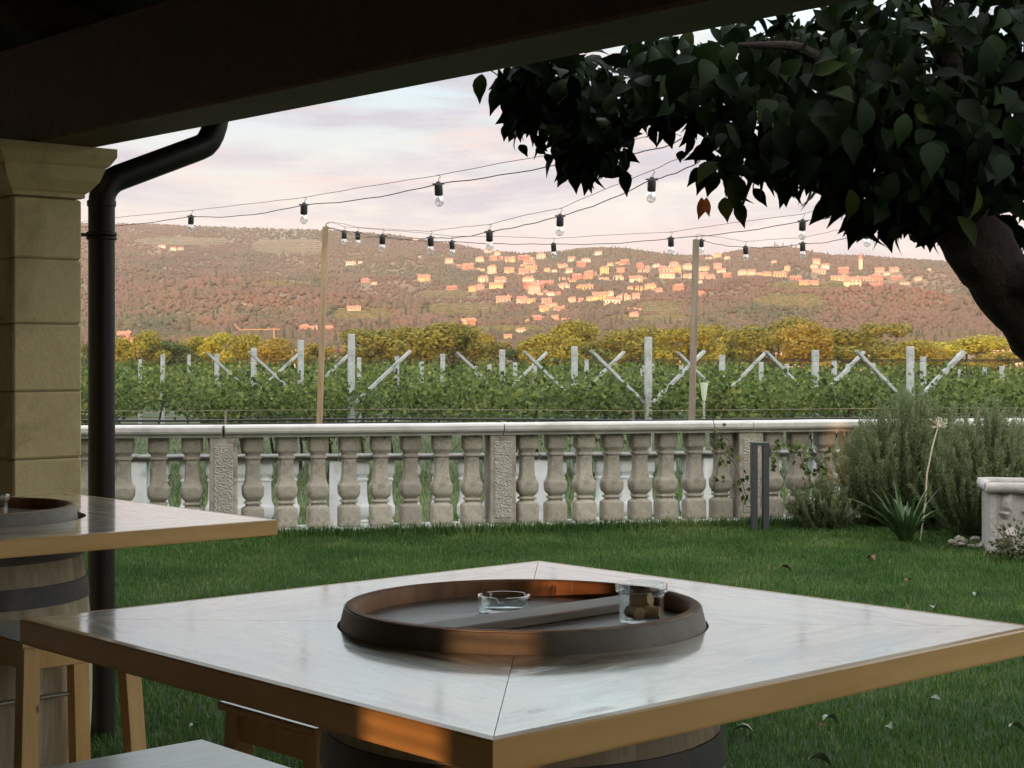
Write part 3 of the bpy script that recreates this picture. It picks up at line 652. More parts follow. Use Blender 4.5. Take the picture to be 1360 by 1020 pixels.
VP = [(466.6,439,8.8,24.0,'tallest concrete post left of centre with one raised arm',(1,)),(399.5,448,7.6,28,'concrete post just left of the light pole',(-1,1)),(337,458.5,7,31,'concrete post behind the downward leaf gap left of the light pole',(-1,1)),(288,467,6,35,'concrete post between the two left V arms',(-1,1)),(251,469,4,54,'thin distant concrete post left of the V arms',()),(216,468,5.5,39,'concrete post near the left end of the vineyard',(-1,1)),(186,475,4.6,45,'leftmost small concrete post peeping over the vines',(1,)),(477,472,5,43,'short concrete post just right of the tallest left one',(-1,)),(527,470,5.5,39,'concrete post before the rounded olive tree',(-1,1)),(588,467,5.8,35.5,'concrete post left of the central X arms',(-1,1)),(650,481,4.8,44,'small concrete post before the red autumn tree',(-1,)),(667,461,7,31,'concrete post directly above the middle balustrade pier',(-1,1)),(684,479,5,47,'stubby concrete post right of the pier-aligned one',()),(710,476,5,43,'concrete post behind the central X arms',(-1,1)),(763,456,7.6,27.6,'concrete post left of the large X arms',(-1,1)),(779,475,5.2,42,'concrete post hidden behind the large X arms',(1,)),(861,443,8.8,24.0,'tallest concrete post of the vineyard right of the large X',(-1,1)),(853,483,4.6,48,'short concrete post left of the tallest one',()),(866.5,481,4.4,50,'short concrete post right behind the tallest one',()),(959,468,7,30.5,'concrete post right of the weathered pole',(-1,1)),(1011,478,5.4,40,'concrete post right of the pale sleeve',(-1,1)),(1045,481,4.6,47,'small concrete post left of the right-hand X arms',(1,)),(1083,461,8.2,27,'tall concrete post over the bollard side of the balustrade',(-1,1)),(1108,476,6,36,'concrete post left of the right-hand large X',(1,)),(1126,481,4.8,45,'thin concrete post inside the right-hand large X',()),(1209,455.5,8.8,24.4,'tall concrete post rising out of the big rosemary',(-1,1)),(1226,470,7,31,'concrete post with dangling scraps behind the rosemary',(1,)),(1308,485,4.8,44,'small concrete post left of the leaning trunk',(-1,1)),(1331,483,6,36,'concrete post beside the leaning trunk',(-1,)),(1275,486,4.6,40,'short concrete post above the right rosemary',(-1,1)),(632,484,4.4,50,'tiny distant concrete post left of centre',()),(905,482,4.6,46,'small concrete post between the tallest one and the weathered pole',(-1,1)),(560,478,4.6,45,'tiny concrete post before the tallest olive tree',(1,)),(1160,480,4.6,46,'tiny concrete post before the broad olive crown',(1,))]
for (px, vt, wd, d, lab, arms) in VP:
    b = P(px, 0, d); b[2] = -.5; top = CH-(vt-475)/F*d
    make_post(b, top, wd*d/F*.98, lab, arms)
def vine_row(k, label):
    X0 = -2.33+4.2*k; b = np.array([X0, 24.0, -.5]); r = thing('vine_row', label, 'vine', b, 'vine rows of the pergola')
    P_ = []; N_ = []; L_ = []; T_ = []
    y = 24.4
    while y < 92:
        st = .14 if y < 34 else (.28 if y < 50 else .6); m_ = 64 if y < 34 else 60
        sc = 1.0 if y < 34 else (1.25 if y < 50 else 2.0)
        x = X0-.36*(y-24)
        if -.6*y-3 < x < .6*y+3:
            q = rng.normal(0,.62,m_).clip(-1.75,1.75)
            topz = .76+.28*mnoise.noise(Vector((y*.55,k*7.1,0)))+.2*mnoise.noise(Vector((y*2.1,k*3.3,5)))+.14*np.abs(q)
            botz = .0+.30*mnoise.noise(Vector((y*.8,k*5.7,9)))+.22*np.abs(q)
            uu = rng.uniform(0,1,m_); zz = botz+(topz-botz)*uu
            sh = rng.uniform(0,1,m_) < .07; zz = np.where(sh, topz+rng.uniform(0,.24,m_), zz)
            pos = np.array([x,y,0])+RN*q[:,None]+RD*rng.uniform(-st,st,m_)[:,None]; pos[:,2] = zz
            P_.append(pos); nn = RN*np.sign(q)[:,None]*.5+np.array([0,-.7,.35])+rng.normal(size=(m_,3))*.55
            N_.append(nn); L_.append(rng.uniform(.05,.09,m_)*sc)
            cl_ = mnoise.noise(Vector((y*.7,k*2.2,4)))*.3; T_.append(np.clip(.42+cl_+rng.normal(0,.2,m_)+.25*(uu-.5),0,1))
        y += st
    if not P_: return
    pos = np.concatenate(P_); nn = np.concatenate(N_); L = np.concatenate(L_); tn = np.concatenate(T_); n = len(pos)
    dirs = np.cross(nn, rng.normal(size=(n,3))*.7+np.array([1,0,0]))+np.array([0,0,-.35])
    v, f = leaf_cloud(pos, dirs, nn, L, L*rng.uniform(.85,1.1,n), VINE, VINEF)
    npart('foliage', v, f, M['vine'], r, np.repeat(tn, len(VINE)))
    for q in range(9):
        yy = 23.4+q*1.9; p0 = np.array([X0-.36*(yy-24), yy, -.52])
        m = MB(); m.tube([p0, p0+[.03,.02,.35], p0+[-.02,.03,.75], p0+[.04,0,1.15]], [.03,.024,.022,.015], 6); part('trunk', m, M['bark'], r, True)
    for zz, qq in ((.62,0),(.98,-.5),(.98,.5),(1.28,-.85),(1.28,.85)):
        m = MB(); a = np.array([X0, 23.6, zz-.0])+RN*qq; m.tube([a, a+RD*40], .0025, 4); part('wire', m, M['wire'], r)
RL = ['leafy vine row nearest the black downpipe','leafy vine row ending at the tallest left concrete post','leafy vine row ending at the tallest central concrete post','leafy vine row running behind the big rosemary','vine row reaching the leaning trunk','vine row glimpsed just left of the leaning trunk','far vine row at the right edge of the vineyard','farthest right vine row beyond the others','distant vine row under the right-hand golden trees','last distant vine row below the tree belt']
for k in range(-1, 9): vine_row(k, RL[k+1])
# headland vines: the continuous leafy screen before the row ends
P_ = []; n = 30000
u = np.r_[rng.uniform(90,1420,19000), rng.uniform(-700,90,6000), rng.uniform(1420,2000,5000)]; y = rng.uniform(23.3,26.4,n); x = (u-680)/F*y
nz = np.array([mnoise.noise(Vector((a*.9, b_*.5, 2))) for a, b_ in zip(x, y)]); nz2 = np.array([mnoise.noise(Vector((a*2.6, b_*1.5, 8))) for a, b_ in zip(x, y)])
top = .86+.26*nz+.22*nz2; bot = .50+.22*nz2-.12*nz
z = bot+(top-bot)*rng.uniform(0,1,n)**.85; z = np.where(rng.uniform(0,1,n) < .05, top+rng.uniform(0,.2,n), z)
keep = nz+.6*nz2 > -.22
pos = np.c_[x,y,z][keep]; n = len(pos); nn = np.array([0,-.8,.45])+rng.normal(size=(n,3))*.55
dirs = np.cross(nn, rng.normal(size=(n,3))*.7+np.array([1,0,0]))+np.array([0,0,-.4])
L = rng.uniform(.045,.085,n); v, f = leaf_cloud(pos, dirs, nn, L, L, VINE, VINEF)
tn = np.clip(.42+.3*nz[keep]+rng.normal(0,.2,n),0,1)
hr = thing('vine_hedge', 'tangled leafy vine screen across the row ends behind the balustrade', 'vine', (0,25,-.5))
npart('foliage', v, f, M['vine'], hr, np.repeat(tn, len(VINE)))
for q in range(22):
    xx = -6+q*.62; p0 = np.array([xx+random.uniform(-.2,.2), 25.0+random.uniform(-.4,.4), -.53])
    m = MB(); m.tube([p0, p0+[.04,.02,.4], p0+[-.03,.03,.8], p0+[.05,0,1.2]], [.028,.022,.02,.012], 6); part('trunk', m, M['bark'], hr, True)
# wire fence before the vines
fr = thing('wire_fence', 'black drip hoses and thin wires strung behind the balustrade', 'fence', (0,17,-.5))
for zz, rr, mt in ((.80,.003,'oldpole'),(.70,.012,'wire'),(.665,.007,'wire'),(.63,.004,'wire'),(.735,.003,'wire')):
    m = MB(); m.tube([(-7,16.6,zz+.02),(-3.5,16.9,zz-.005),(-1.2,17.0,zz+.012),(1.4,17.2,zz-.012),(4.2,17.4,zz+.01),(8,17.8,zz)], rr, 5); part('wire', m, M[mt], fr)
for xx in (-6.9,-2.9,1.25,4.9,7.9):
    m = MB(); yy = 17+.08*xx; m.tube([(xx,yy,-.55),(xx,yy,0.80)], .012, 6); part('stake', m, M['oldpole'], fr)

# ------------------------------------------------------------------ balustrades
def superprof(h, wd):
    hw = wd/2
    k = [(.97,0),(1,.008),(1,.195),(.96,.215),(.80,.228),(.62,.245),(.60,.258),(.76,.264),(.80,.274),(.76,.286),(.60,.292),(.60,.302),(.74,.318),(.88,.340),(.96,.366),(.985,.40),(.985,.446),(.97,.456),(.86,.470),(.75,.50),(.68,.545),(.645,.60),(.63,.68),(.63,.752),(.76,.758),(.79,.769),(.76,.781),(.64,.786),(.66,.80),(.76,.822),(.90,.840),(.93,.848),(.93,.994),(.91,1.0)]
    return [(hw*r_,z_*h) for r_, z_ in k]
def baluster_mesh(h, wd): return MB().lathe((0,0,0), superprof(h, wd), 28, True, 9)
def balustrade(pts, z0, h_pl, h_ba, h_cap, nb, mats, label, name, wd, pier_w, cap_z_extra=0):
    root = thing(name, label, 'balustrade', (pts[0][0], pts[0][1], z0))
    proto = None
    for i in range(len(pts)-1):
        a, b = pts[i], pts[i+1]; L = np.linalg.norm(b-a); ax = (b-a)/L; ay = np.array([-ax[1],ax[0],0]); ang = math.atan2(ax[1],ax[0])
        m = MB(); m.box((a+b)/2+[0,0,z0+h_pl/2-.03], (L-.004,.36,h_pl+.06), [ax,ay,EZ], .012); part('plinth', m, M[mats[0]], root)
        zc = z0+h_pl+h_ba
        m = MB(); prof = [(-.13,0),(-.13,.022),(-.165,.03),(-.172,.045),(-.172,h_cap-.012),(-.16,h_cap),(.16,h_cap),(.172,h_cap-.012),(.172,.045),(.165,.03),(.13,.022),(.13,0)]
        ns = 12; vs = []
        for q in range(ns+1):
            s = .004+(L-.008)*q/ns; jz = .0025*mnoise.noise(Vector((s*2.2+i*9, 3, z0)))
            vs += [a+ax*s+ay*(p*(1+.012*mnoise.noise(Vector((s*4, p*9, i)))))+EZ*(zc+zz+jz*(zz > .02)) for p, zz in prof]
        k = len(prof); fs = [(q*k+j, q*k+(j+1)%k, (q+1)*k+(j+1)%k, (q+1)*k+j) for q in range(ns) for j in range(k)]
        fs += [tuple(range(k-1,-1,-1)), tuple(ns*k+j for j in range(k))]
        m.add(vs, fs); part('coping', m, M[mats[1]], root)
        for q in range(nb):
            s = L*(q+1+.12*(0))/(nb+1) if nb > 1 else L/2
            s = pier_w/2+(L-pier_w)*(q+.5)/nb + random.uniform(-.006,.006)
            p = a+ax*s+EZ*(z0+h_pl)
            if proto is None:
                proto = part('baluster', baluster_mesh(h_ba, wd), M[mats[2]], None, 40); ob = proto
            else: ob = proto.copy(); C.objects.link(ob)
            ob.parent = root; ob.location = tuple(p-WL[root]); ob.rotation_euler = (0,0,ang+random.uniform(-.05,.05)+PI*random.randint(0,1))
    for i, p in enumerate(pts):
        ax = pts[min(i+1,len(pts)-1)]-pts[max(i-1,0)]; ax = ax/np.linalg.norm(ax); ay = np.array([-ax[1],ax[0],0])
        m = MB(); c = p+EZ*(z0+h_pl+h_ba/2)
        m.box(c, (pier_w,.24,h_ba-.002), [ax,ay,EZ], .008); pr = part('pier', m, M[mats[2]], root)
        if mats[3]:
            fr2 = MB(); fr2.box(c-ay*.121, (pier_w*.68,.012,h_ba*.86), [ax,ay,EZ], .004); part('panel', fr2, M[mats[3]], pr)
balustrade(piers, 0.0, .055, .69, .085, 8, ('plinth','cap','stone','roughcast'), 'weathered beige stone balustrade curving along the back of the lawn', 'balustrade', .165, .205)
p2 = [np.array([(px-680)/F*d, d, 0]) for px, d in ((-100,14.9),(184,15.0),(450,15.15),(714,15.3),(941,15.6),(1170,15.9),(1400,16.3))]
balustrade(p2, -.42, .05, .775, .05, 7, ('plinth','darkcap','whitestone',None), 'lower whitewashed balustrade with dark coping seen through the nearer one', 'balustrade', .15, .17)

# ------------------------------------------------------------------ porch: pillar, beam, roof, house wall, downpipe
A0 = np.array([-1.67,5.55,0]); pw = .25      # near corner of the pillar shaft
pc = A0+E2*pw/2+E1*pw/2
r = thing('porch', 'dark timber porch on a cream stone pillar sheltering the tables', 'porch', (pc[0],pc[1],0))
ZB = 2.06
AX = [E2,E1,EZ]
pil = MB(); z = 0.0; joints = [0, .17, .41, .655, .885, 1.10, 1.325, 1.545, 1.76, 1.90]
zj = [0.0]+[CH-(v-475)/F*5.6 for v in (850,720,610,520,430,343)]+[1.885]
for a, b in zip(zj[:-1], zj[1:]): pil.box(pc+[0,0,(a+b)/2], (pw,pw,b-a-.004), AX, .006)
po = part('pillar', pil, M['pillar'], r)
m = MB(); m.box(pc+[0,0,.94], (pw-.016,pw-.016,1.86), AX); part('mortar', m, M['joint'], po)
m = MB(); prof = [(0,1.887),(.008,1.89),(.008,1.903),(.018,1.91),(.045,1.945),(.058,1.985),(.058,1.99),(.07,2.0),(.088,2.03),(.088,ZB-.002)]
vs = []
for e, z in prof:
    h = pw/2+e
    vs += [pc+sx*h*E2+sy*h*E1+EZ*z for sx, sy in ((-1,-1),(1,-1),(1,1),(-1,1))]
fs = [(k*4+i, k*4+(i+1)%4, (k+1)*4+(i+1)%4, (k+1)*4+i) for k in range(len(prof)-1) for i in range(4)]+[(3,2,1,0), tuple(len(prof)*4-4+i for i in range(4))]
m.add(vs, fs); part('capital', m, M['pillar'], po)
ob_ = A0+E2*(pw+.02)                        # a point on the outer face of the beam
bw = .235
def along(t, q, z): return ob_ - E1*t + E2*q + EZ*z   # t toward the near right, q outward
m = MB(); m.box(along(2.2, -bw/2, ZB+.17), (16,bw,.34), [E1,E2,EZ], .008); part('beam', m, M['dark_wood'], r)
PD = 5.0                                     # porch depth back to the house wall
rise = .16
def roof_z(q): return ZB+.47+(.05-q)*rise
m = MB()
pts = [along(-6,.62,roof_z(.62)), along(10.5,.62,roof_z(.62)), along(10.5,-PD,roof_z(-PD)), along(-6,-PD,roof_z(-PD))]
m.add([p for p in pts]+[p+EZ*.05 for p in pts], [(3,2,1,0),(4,5,6,7),(0,1,5,4),(1,2,6,5),(2,3,7,6),(3,0,4,7)]); part('roof_boards', m, M['ceiling'], r)
m = MB(); m.add([p+EZ*.053-E2*0 for p in pts]+[p+EZ*.12 for p in pts], [(3,2,1,0),(4,5,6,7),(0,1,5,4),(1,2,6,5),(2,3,7,6),(3,0,4,7)]); part('roof_tiles', m, M['tile'], r)
for i in range(20):
    t_ = -5.6+i*.8; a = along(t_, .55, roof_z(.55)-.062); b = along(t_, -PD+.01, roof_z(-PD)-.062); ax = (b-a)/np.linalg.norm(b-a); n2 = np.cross(ax, E1)
    m = MB(); m.box((a+b)/2, (np.linalg.norm(b-a),.09,.115), [ax,E1,n2]); part('rafter', m, M['dark_wood'], r)
# house wall behind the porch with a tall narrow opening that lets one strip of evening sun through
hb = r
s0 = np.array([-.10,2.05]); sd = np.array([.244,1.0]); sd /= np.linalg.norm(sd)
wl0 = along(0, -PD, 0)[:2]; dirw = -E1[:2]
Am = np.array([[dirw[0], sd[0]],[dirw[1], sd[1]]]); tw = np.linalg.solve(Am, s0-wl0)[0]
gap = .22; HW = 8.0; th = .1
def wall_seg(t0, t1, z0, z1):
    c = along((t0+t1)/2, -PD-th/2, (z0+z1)/2); return MB().box(c, (t1-t0,th,z1-z0), [-E1,E2,EZ])
part('house_wall', wall_seg(-45, tw-gap/2, -.1, HW), M['render_wall'], hb)
part('house_wall', wall_seg(tw+gap/2, 70, -.1, HW), M['render_wall'], hb)
part('lintel', wall_seg(tw-gap/2+.001, tw+gap/2-.001, 2.3, HW), M['render_wall'], hb)
pts = [along(-46,-PD+.5,HW+.01), along(71,-PD+.5,HW+.01), along(71,-PD-3,HW+1.0), along(-46,-PD-3,HW+1.0)]
m = MB(); m.add([p for p in pts]+[p+EZ*.15 for p in pts], [(3,2,1,0),(4,5,6,7),(0,1,5,4),(1,2,6,5),(2,3,7,6),(3,0,4,7)]); part('house_roof', m, M['tile'], hb)
M['bounce_pale'] = mottled('bounce_floor_pale', (.30,.26,.2), (.40,.35,.28), 3, .8, .4, 60)  # unseen pale floor added to bounce light onto table edges and stools
m = MB(); tp0 = [along(-8,-2.55,.03), along(9,-2.55,.03), along(9,-PD+.002,.03), along(-8,-PD+.002,.03)]
m.add(tp0+[p-EZ*.3 for p in tp0], [(0,3,2,1),(4,5,6,7),(0,1,5,4),(1,2,6,5),(2,3,7,6),(3,0,4,7)]); tag(part('bounce_floor', m, M['bounce_pale']), kind='structure')
m = MB()
for k in range(96): m.box(along(tw, -PD-th/2, .02+.024*k), (gap-.002,.02,.0150), [-E1,E2,EZ])  # unseen slats added across the opening to weaken the sun strip
part('sun_dimming_slats', m, M['dark_wood'], hb)
# gutter and downpipe
g0 = along(-6,.68,roof_z(.62)-.02); g1 = along(10.5,.68,roof_z(.62)-.02)
m = MB(); m.tube([g0, g1], .075, 12); part('gutter', m, M['pipe'], r, True)
pb = np.array([-1.447,5.84,0]); pr = .0465
dp = [pb+[0,0,-.02], pb+[0,0,1.0], pb+[0,0,1.88]]
for k in range(1,6):
    a = k/5*math.radians(70); dp.append(pb+EZ*(1.885+.10*math.sin(a))+E2*(.10*(1-math.cos(a))))
q0 = dp[-1]; q1 = pb+E2*.40+EZ*2.115
dp += [q0+(q1-q0)*.5, q1]
for k in range(1,6):
    a = k/5; dp.append(q1+E2*(.105*a-.03*a*a)+EZ*(.03*a+.10*a*a))
dp.append(dp[-1]+EZ*.22+E2*.004)
m = MB(); m.tube(dp, pr, 20); pp = part('downpipe', m, M['pipe'], r, True)
for zz in (1.77,):
    m = MB(); m.lathe(pb+[0,0,zz-.016], [(pr+.001,0),(pr+.007,.003),(pr+.007,.011),(pr+.003,.014),(pr+.007,.018),(pr+.007,.027),(pr+.001,.03)], 24, False)
    m.tube([pb+[0,0,zz]-E2*pr, pb+[0,0,zz]-E2*(pr+.07)], .006, 6); part('bracket', m, M['pipe'], pp, True)
m = MB(); m.lathe(pb+[0,0,1.872], [(pr+.001,0),(pr+.004,.002),(pr+.004,.02),(pr+.001,.022)], 24, False); part('collar', m, M['pipe'], pp, True)

# ------------------------------------------------------------------ barrels, table tops
def barrel_r(z, H=.95): s = (z/H-.5)*2; return .292+.051*(1-abs(s)**2.1)
def make_barrel(c, label, bung=None, ang0=0.0):
    r = thing('wine_barrel', label, 'barrel', c, None); c = np.array(c, float)
    N = 28; seg = 4; zs = np.r_[0, np.linspace(.02,.93,26), .95]; V = []; Fq = []; T = []
    for k in range(N):
        tn = random.random()
        for z in zs:
            for i in range(seg+1):
                e = 0 if 0 < i < seg else .0022; a = ang0+2*PI*(k+(i/seg)*.994+.003)/N
                rr = barrel_r(z)-e; V.append(c+[rr*math.cos(a), rr*math.sin(a), z]); T.append(tn)
        o_ = k*len(zs)*(seg+1)
        for j in range(len(zs)-1):
            for i in range(seg): a_ = o_+j*(seg+1)+i; Fq.append((a_, a_+1, a_+seg+2, a_+seg+1))
    npart('staves', V, Fq, M['stave'], r, T, True)
    V = []; Fq = []; T = []      # inside of the rim and its top edge, stave by stave
    for k in range(N):
        tn = random.random()
        for j, (rr, z) in enumerate(((.292,.9502),(.280,.951),(.275,.946),(.274,.921))):
            for i in range(4): a = ang0+2*PI*(k+i/3*.994+.003)/N; V.append(c+[rr*math.cos(a), rr*math.sin(a), z]); T.append(tn)
        for j in range(3):
            for i in range(3): a_ = k*16+j*4+i; Fq.append((a_, a_+4, a_+5, a_+1))
    npart('rim', V, Fq, M['chime'], r, T)
    for (z0, z1) in ((.896,.9485),(.815,.853),(.70,.755),(.195,.25),(.097,.135),(.003,.052)):
        m = MB(); n = 64; pr_ = [(barrel_r(z0)+.0005,z0),(barrel_r(z0)+.0035,z0+.0005),(barrel_r((z0+z1)/2)+.0042,(z0+z1)/2),(barrel_r(z1)+.0035,z1-.0005),(barrel_r(z1)+.0002,z1)]
        m.lathe(c, pr_, n, False); part('hoop', m, M['rimhoop' if z1 > .9 else 'hoop'], r, True)
    m = MB(); m.lathe(c, [(.2735,.90),(.2735,.922)], 48); part('head', m, M['head'], r)
    if bung is not None:
        m = MB(); a = bung; d_ = np.array([math.cos(a), math.sin(a), 0]); m.lathe(c+d_*.340+[0,0,.475], [(.024,0),(.024,.008),(.02,.011)], 20, True, axes=[np.array([-d_[1],d_[0],0]), EZ, d_]); part('bung', m, M['black'], r)
    return r
def make_table(c, z, half, hole, label, thick=.042):
    r = thing('table_top', label, 'table', (c[0],c[1],z-thick), None); c = np.array([c[0],c[1],0.])
    st = .014; hi = half-st; G = .0007
    dirs = [E2,E1,-E2,-E1]
    for k in range(4):
        d = dirs[k]; s = dirs[(k+1) % 4]                # d outward, s along the edge
        n = 18; rim_ = []
        for i in range(n+1):
            a = -PI/4+PI/2*i/n; rim_.append((hole*math.cos(a), hole*math.sin(a)))
        out = [(hi, -hi), (hi, hi)]
        # subdivided outer edge to pair with the rim
        outer = [(hi, -hi+2*hi*i/n) for i in range(n+1)]
        m = MB(); V = []; UV = []
        for zz in (z, z-thick+.001):
            for (p, q) in rim_+outer:
                gq = q-np.sign(q)*G if abs(abs(q)-p) < 1e-6 else q
                V.append(c+d*p+s*gq+EZ*zz); UV.append((q+k*3.7+c[0]*5, p+k*1.9))
        K = n+1; o2 = 2*K; fs = []
        for i in range(n):
            fs.append((i, K+i, K+i+1, i+1)); fs.append((o2+i, o2+i+1, o2+K+i+1, o2+K+i))
            fs.append((i, i+1, o2+i+1, o2+i)); fs.append((K+i, o2+K+i, o2+K+i+1, K+i+1))
        fs.append((0, o2, o2+K, K)); fs.append((n, K+n, o2+K+n, o2+n))
        m.add(V, fs); m.uv = UV; part('top_panel', m, M['tabletop'], r)
        m = MB(); L = half
        b = .003; sec = [(hi+.0003,z-thick),(half-.001,z-thick),(half,z-thick+b),(half,z-b),(half-.002,z-.0006),(hi+.0003,z+.0002)]
        vs = []
        for e in (-1,1):
            for (p, zz) in sec: vs.append(np.array([0,0,0])+d*p+s*e*(p-.0002)+EZ*zz)
        kk = len(sec); fs = [(j, (j+1)%kk, kk+(j+1)%kk, kk+j) for j in range(kk)]+[tuple(range(kk-1,-1,-1)), tuple(kk+j for j in range(kk))]
        # local axes so the grain follows the strip
        me = MB().add(vs, fs); ob = part('edge_strip', MB().add([(np.dot(v_, s), np.dot(v_, d), v_[2]-z) for v_ in vs], fs), M['edge'], None)
        ob.parent = r; ob.location = (0,0,thick); ob.rotation_euler = (0,0,math.atan2(s[1],s[0]))
        if np.cross(s, d)[2] < 0:
            ob.scale = (1,-1,1)
    return r
T1 = np.array([.018,2.752]); T2 = np.array([-1.485,4.545])
make_barrel((T1[0],T1[1],-.017), 'wine barrel carrying the near mitred table in the foreground', None, .1)
make_table(T1, .90, .60, .307, 'square mitred wooden table top on the near barrel, centre foreground')
make_barrel((T2[0]-.02,T2[1],-.017), 'weathered oak wine barrel under the left table beside the downpipe', math.radians(-72), .05)
make_table(T2, .90, .60, .307, 'square wooden table top at the left edge before the cream pillar')
# bar across each head
def head_bar(c, z, ang, L=.50):
    r = MB(); r.box((0,0,.008), (L,.068,.016), None, .002)
    o = part('barrel_bar', r, M['bar'], None); o.location = (c[0],c[1],z); o.rotation_euler = (0,0,ang); return o
hbo = head_bar((T1[0]+.02,T1[1]-.02), .9056, math.radians(43)); tag(hbo, 'flat wooden bar laid across the sunken barrel head near the ashtray', 'wooden bar')

# ------------------------------------------------------------------ glass and corks
def ring_glass(c, r0, r1, h, wall, base, lip=None, notches=False, n=60):
    """outer wall, rim, inner wall, floor"""
    prof = [(r0*.6,0),(r0-.003,0),(r0,.003),(r1,h-.003)]
    if lip: prof = [(r0*.6,0),(r0-.003,0),(r0,.003),(r1-.002,h-lip),(r1+.002,h-lip+.002),(r1+.0025,h-.003)]
    top = [(prof[-1][0]-.0015,h),(r1-wall+.001,h),(r1-wall,h-.003)]
    inn = [(r0-wall+.0005,base+.004),(r0-wall-.004,base),(.002,base)]
    full = [(.002,0)]+prof+top+inn; m = MB(); V = []
    for r_, z in full:
        for i in range(n):
            a = 2*PI*i/n; zz = z
            if notches and z > h*.55:
                q = min(abs(((a-a0+PI) % (2*PI))-PI) for a0 in (.4+4.2, .4+4.2+2.1, .4+4.2-2.1))
                if q < .16: zz = z-h*.30*math.sqrt(max(0, 1-(q/.16)**2))*((z-h*.55)/(h*.45))
            V.append(np.array(c)+[r_*math.cos(a), r_*math.sin(a), zz])
    fs = [(k*n+i, k*n+(i+1)%n, (k+1)*n+(i+1)%n, (k+1)*n+i) for k in range(len(full)-1) for i in range(n)]
    fs += [tuple(range(n-1,-1,-1)), tuple((len(full)-1)*n+i for i in range(n))]
    return m.add(V, fs)
o = part('ashtray', ring_glass((0,0,0), .0435,.046,.030,.0065,.007, None, True), M['glass'], None, 50); o.location = (-.014,2.825,.9058); tag(o, 'round clear glass ashtray with notched rim on the barrel head', 'ashtray')
jar = MB(); jar = ring_glass((0,0,0), .036,.0405,.066,.0035,.006, .016)
j1 = part('glass_jar', jar, M['glass'], None, 50); j1.location = (.212,2.715,.9058); tag(j1, 'small clear glass jar holding wine corks on the near barrel head', 'jar')
j2 = j1.copy(); C.objects.link(j2); j2.location = (-1.40,4.47,.9058); tag(j2, 'small clear glass jar cut off by the left photo edge', 'jar')
ck = MB(); ck.lathe((0,0,-.018), [(.0095,0),(.0105,.001),(.0105,.035),(.0095,.036)], 16)
def cork(x, y, z, rx, rz, lab, grp):
    global ck0
    if ck0 is None: o = part('wine_cork', ck, M['cork'], None, 40); ck0 = o
    else: o = ck0.copy(); C.objects.link(o)
    o.location = (x,y,z); o.rotation_euler = (rx,0,rz); tag(o, lab, 'cork', grp); return o
ck0 = None
for (x, y, z, rx, rz, lab) in ((-.012,-.011,.0180,PI/2,.4,'cork lying lowest left in the near glass jar'),(.012,-.012,.0180,PI/2,1.3,'cork lying lowest right in the near glass jar'),(.003,.014,.0180,PI/2,2.1,'cork at the back bottom of the near glass jar'),(.000,-.004,.038,PI/2-.15,.9,'cork resting on top of the others in the near glass jar')):
    cork(.212+x, 2.715+y, .9058+z, rx, rz, lab, 'corks in the near jar')
for (x, y, z, rx, rz) in ((-.008,-.010,.0180,PI/2,.6),(.012,.004,.0180,PI/2,1.7),(.002,-.002,.038,PI/2,.2)):
    cork(-1.40+x, 4.47+y, .9058+z, rx, rz, 'wine cork inside the jar at the left photo edge', 'corks in the left jar')

# ------------------------------------------------------------------ stools
def make_stool(loc, label, seat=.33, H=.66, top_s=.264, foot=.33):
    r = thing('stool', label, 'stool', (0,0,0), 'wooden stools at the barrel tables')
    m = MB(); m.box((0,0,H-.0095), (seat,seat,.014), None, .002); se_ = part('seat', m, M['stool'], r)
    m = MB(); m.box((0,0,H-.0012), (seat-.004,seat-.004,.0024), None, .001); part('painted_top', m, M['seat'], se_)
    hs, hf = top_s/2, foot/2
    for sx in (-1,1):
        for sy in (-1,1):
            m = MB(); b = np.array([sx*hf,sy*hf,0]); t_ = np.array([sx*hs,sy*hs,H-.0165]); w_ = .021; vs = []
            for pnt in (b, t_): vs += [pnt+[i*w_,j*w_,0] for i, j in ((-1,-1),(1,-1),(1,1),(-1,1))]
            m.add(vs, [(3,2,1,0),(4,5,6,7),(0,1,5,4),(1,2,6,5),(2,3,7,6),(3,0,4,7)]); part('leg', m, M['stool'], r)
    for k, (ax, s) in enumerate((((1,0),-1),((1,0),1),((0,1),-1),((0,1),1))):
        m = MB(); L = top_s-.04; z = H-.046
        if ax == (1,0): m.box((0,s*(hs+.004),z), (L+.002,.022,.054), None, .002)
        else: m.box((s*(hs+.004),0,z), (.022,L+.002,.054), None, .002)
        part('apron', m, M['stool'], r)
    k = .455/H; q = hs*k+hf*(1-k); m = MB(); m.tube([(-q,q,.455),(q,q,.455)], .006, 8); part('foot_rod', m, M['steel'], r, True)
    r.location = loc; r.rotation_euler = (0,0,math.atan2(E2[1],E2[0])); return r
sA = np.array([-1.167,4.0]); sc_ = sA+E2[:2]*.132+E1[:2]*.132
st1 = make_stool((sc_[0],sc_[1],0), 'wooden stool with metal foot rod tucked before the left barrel')
sF = np.array([-.361,3.034]); s2 = sF+E2[:2]*.165+E1[:2]*.165
st2 = dup(st1, (s2[0],s2[1],0), math.atan2(E2[1],E2[0]), 'wooden stool pushed under the near table beside its barrel')
s3 = np.array([-.553,2.955])-E2[:2]*.165-E1[:2]*.165
st3 = dup(st1, (s3[0],s3[1],0), math.atan2(E2[1],E2[0]), 'closest stool with worn whitish seat at the bottom photo edge')

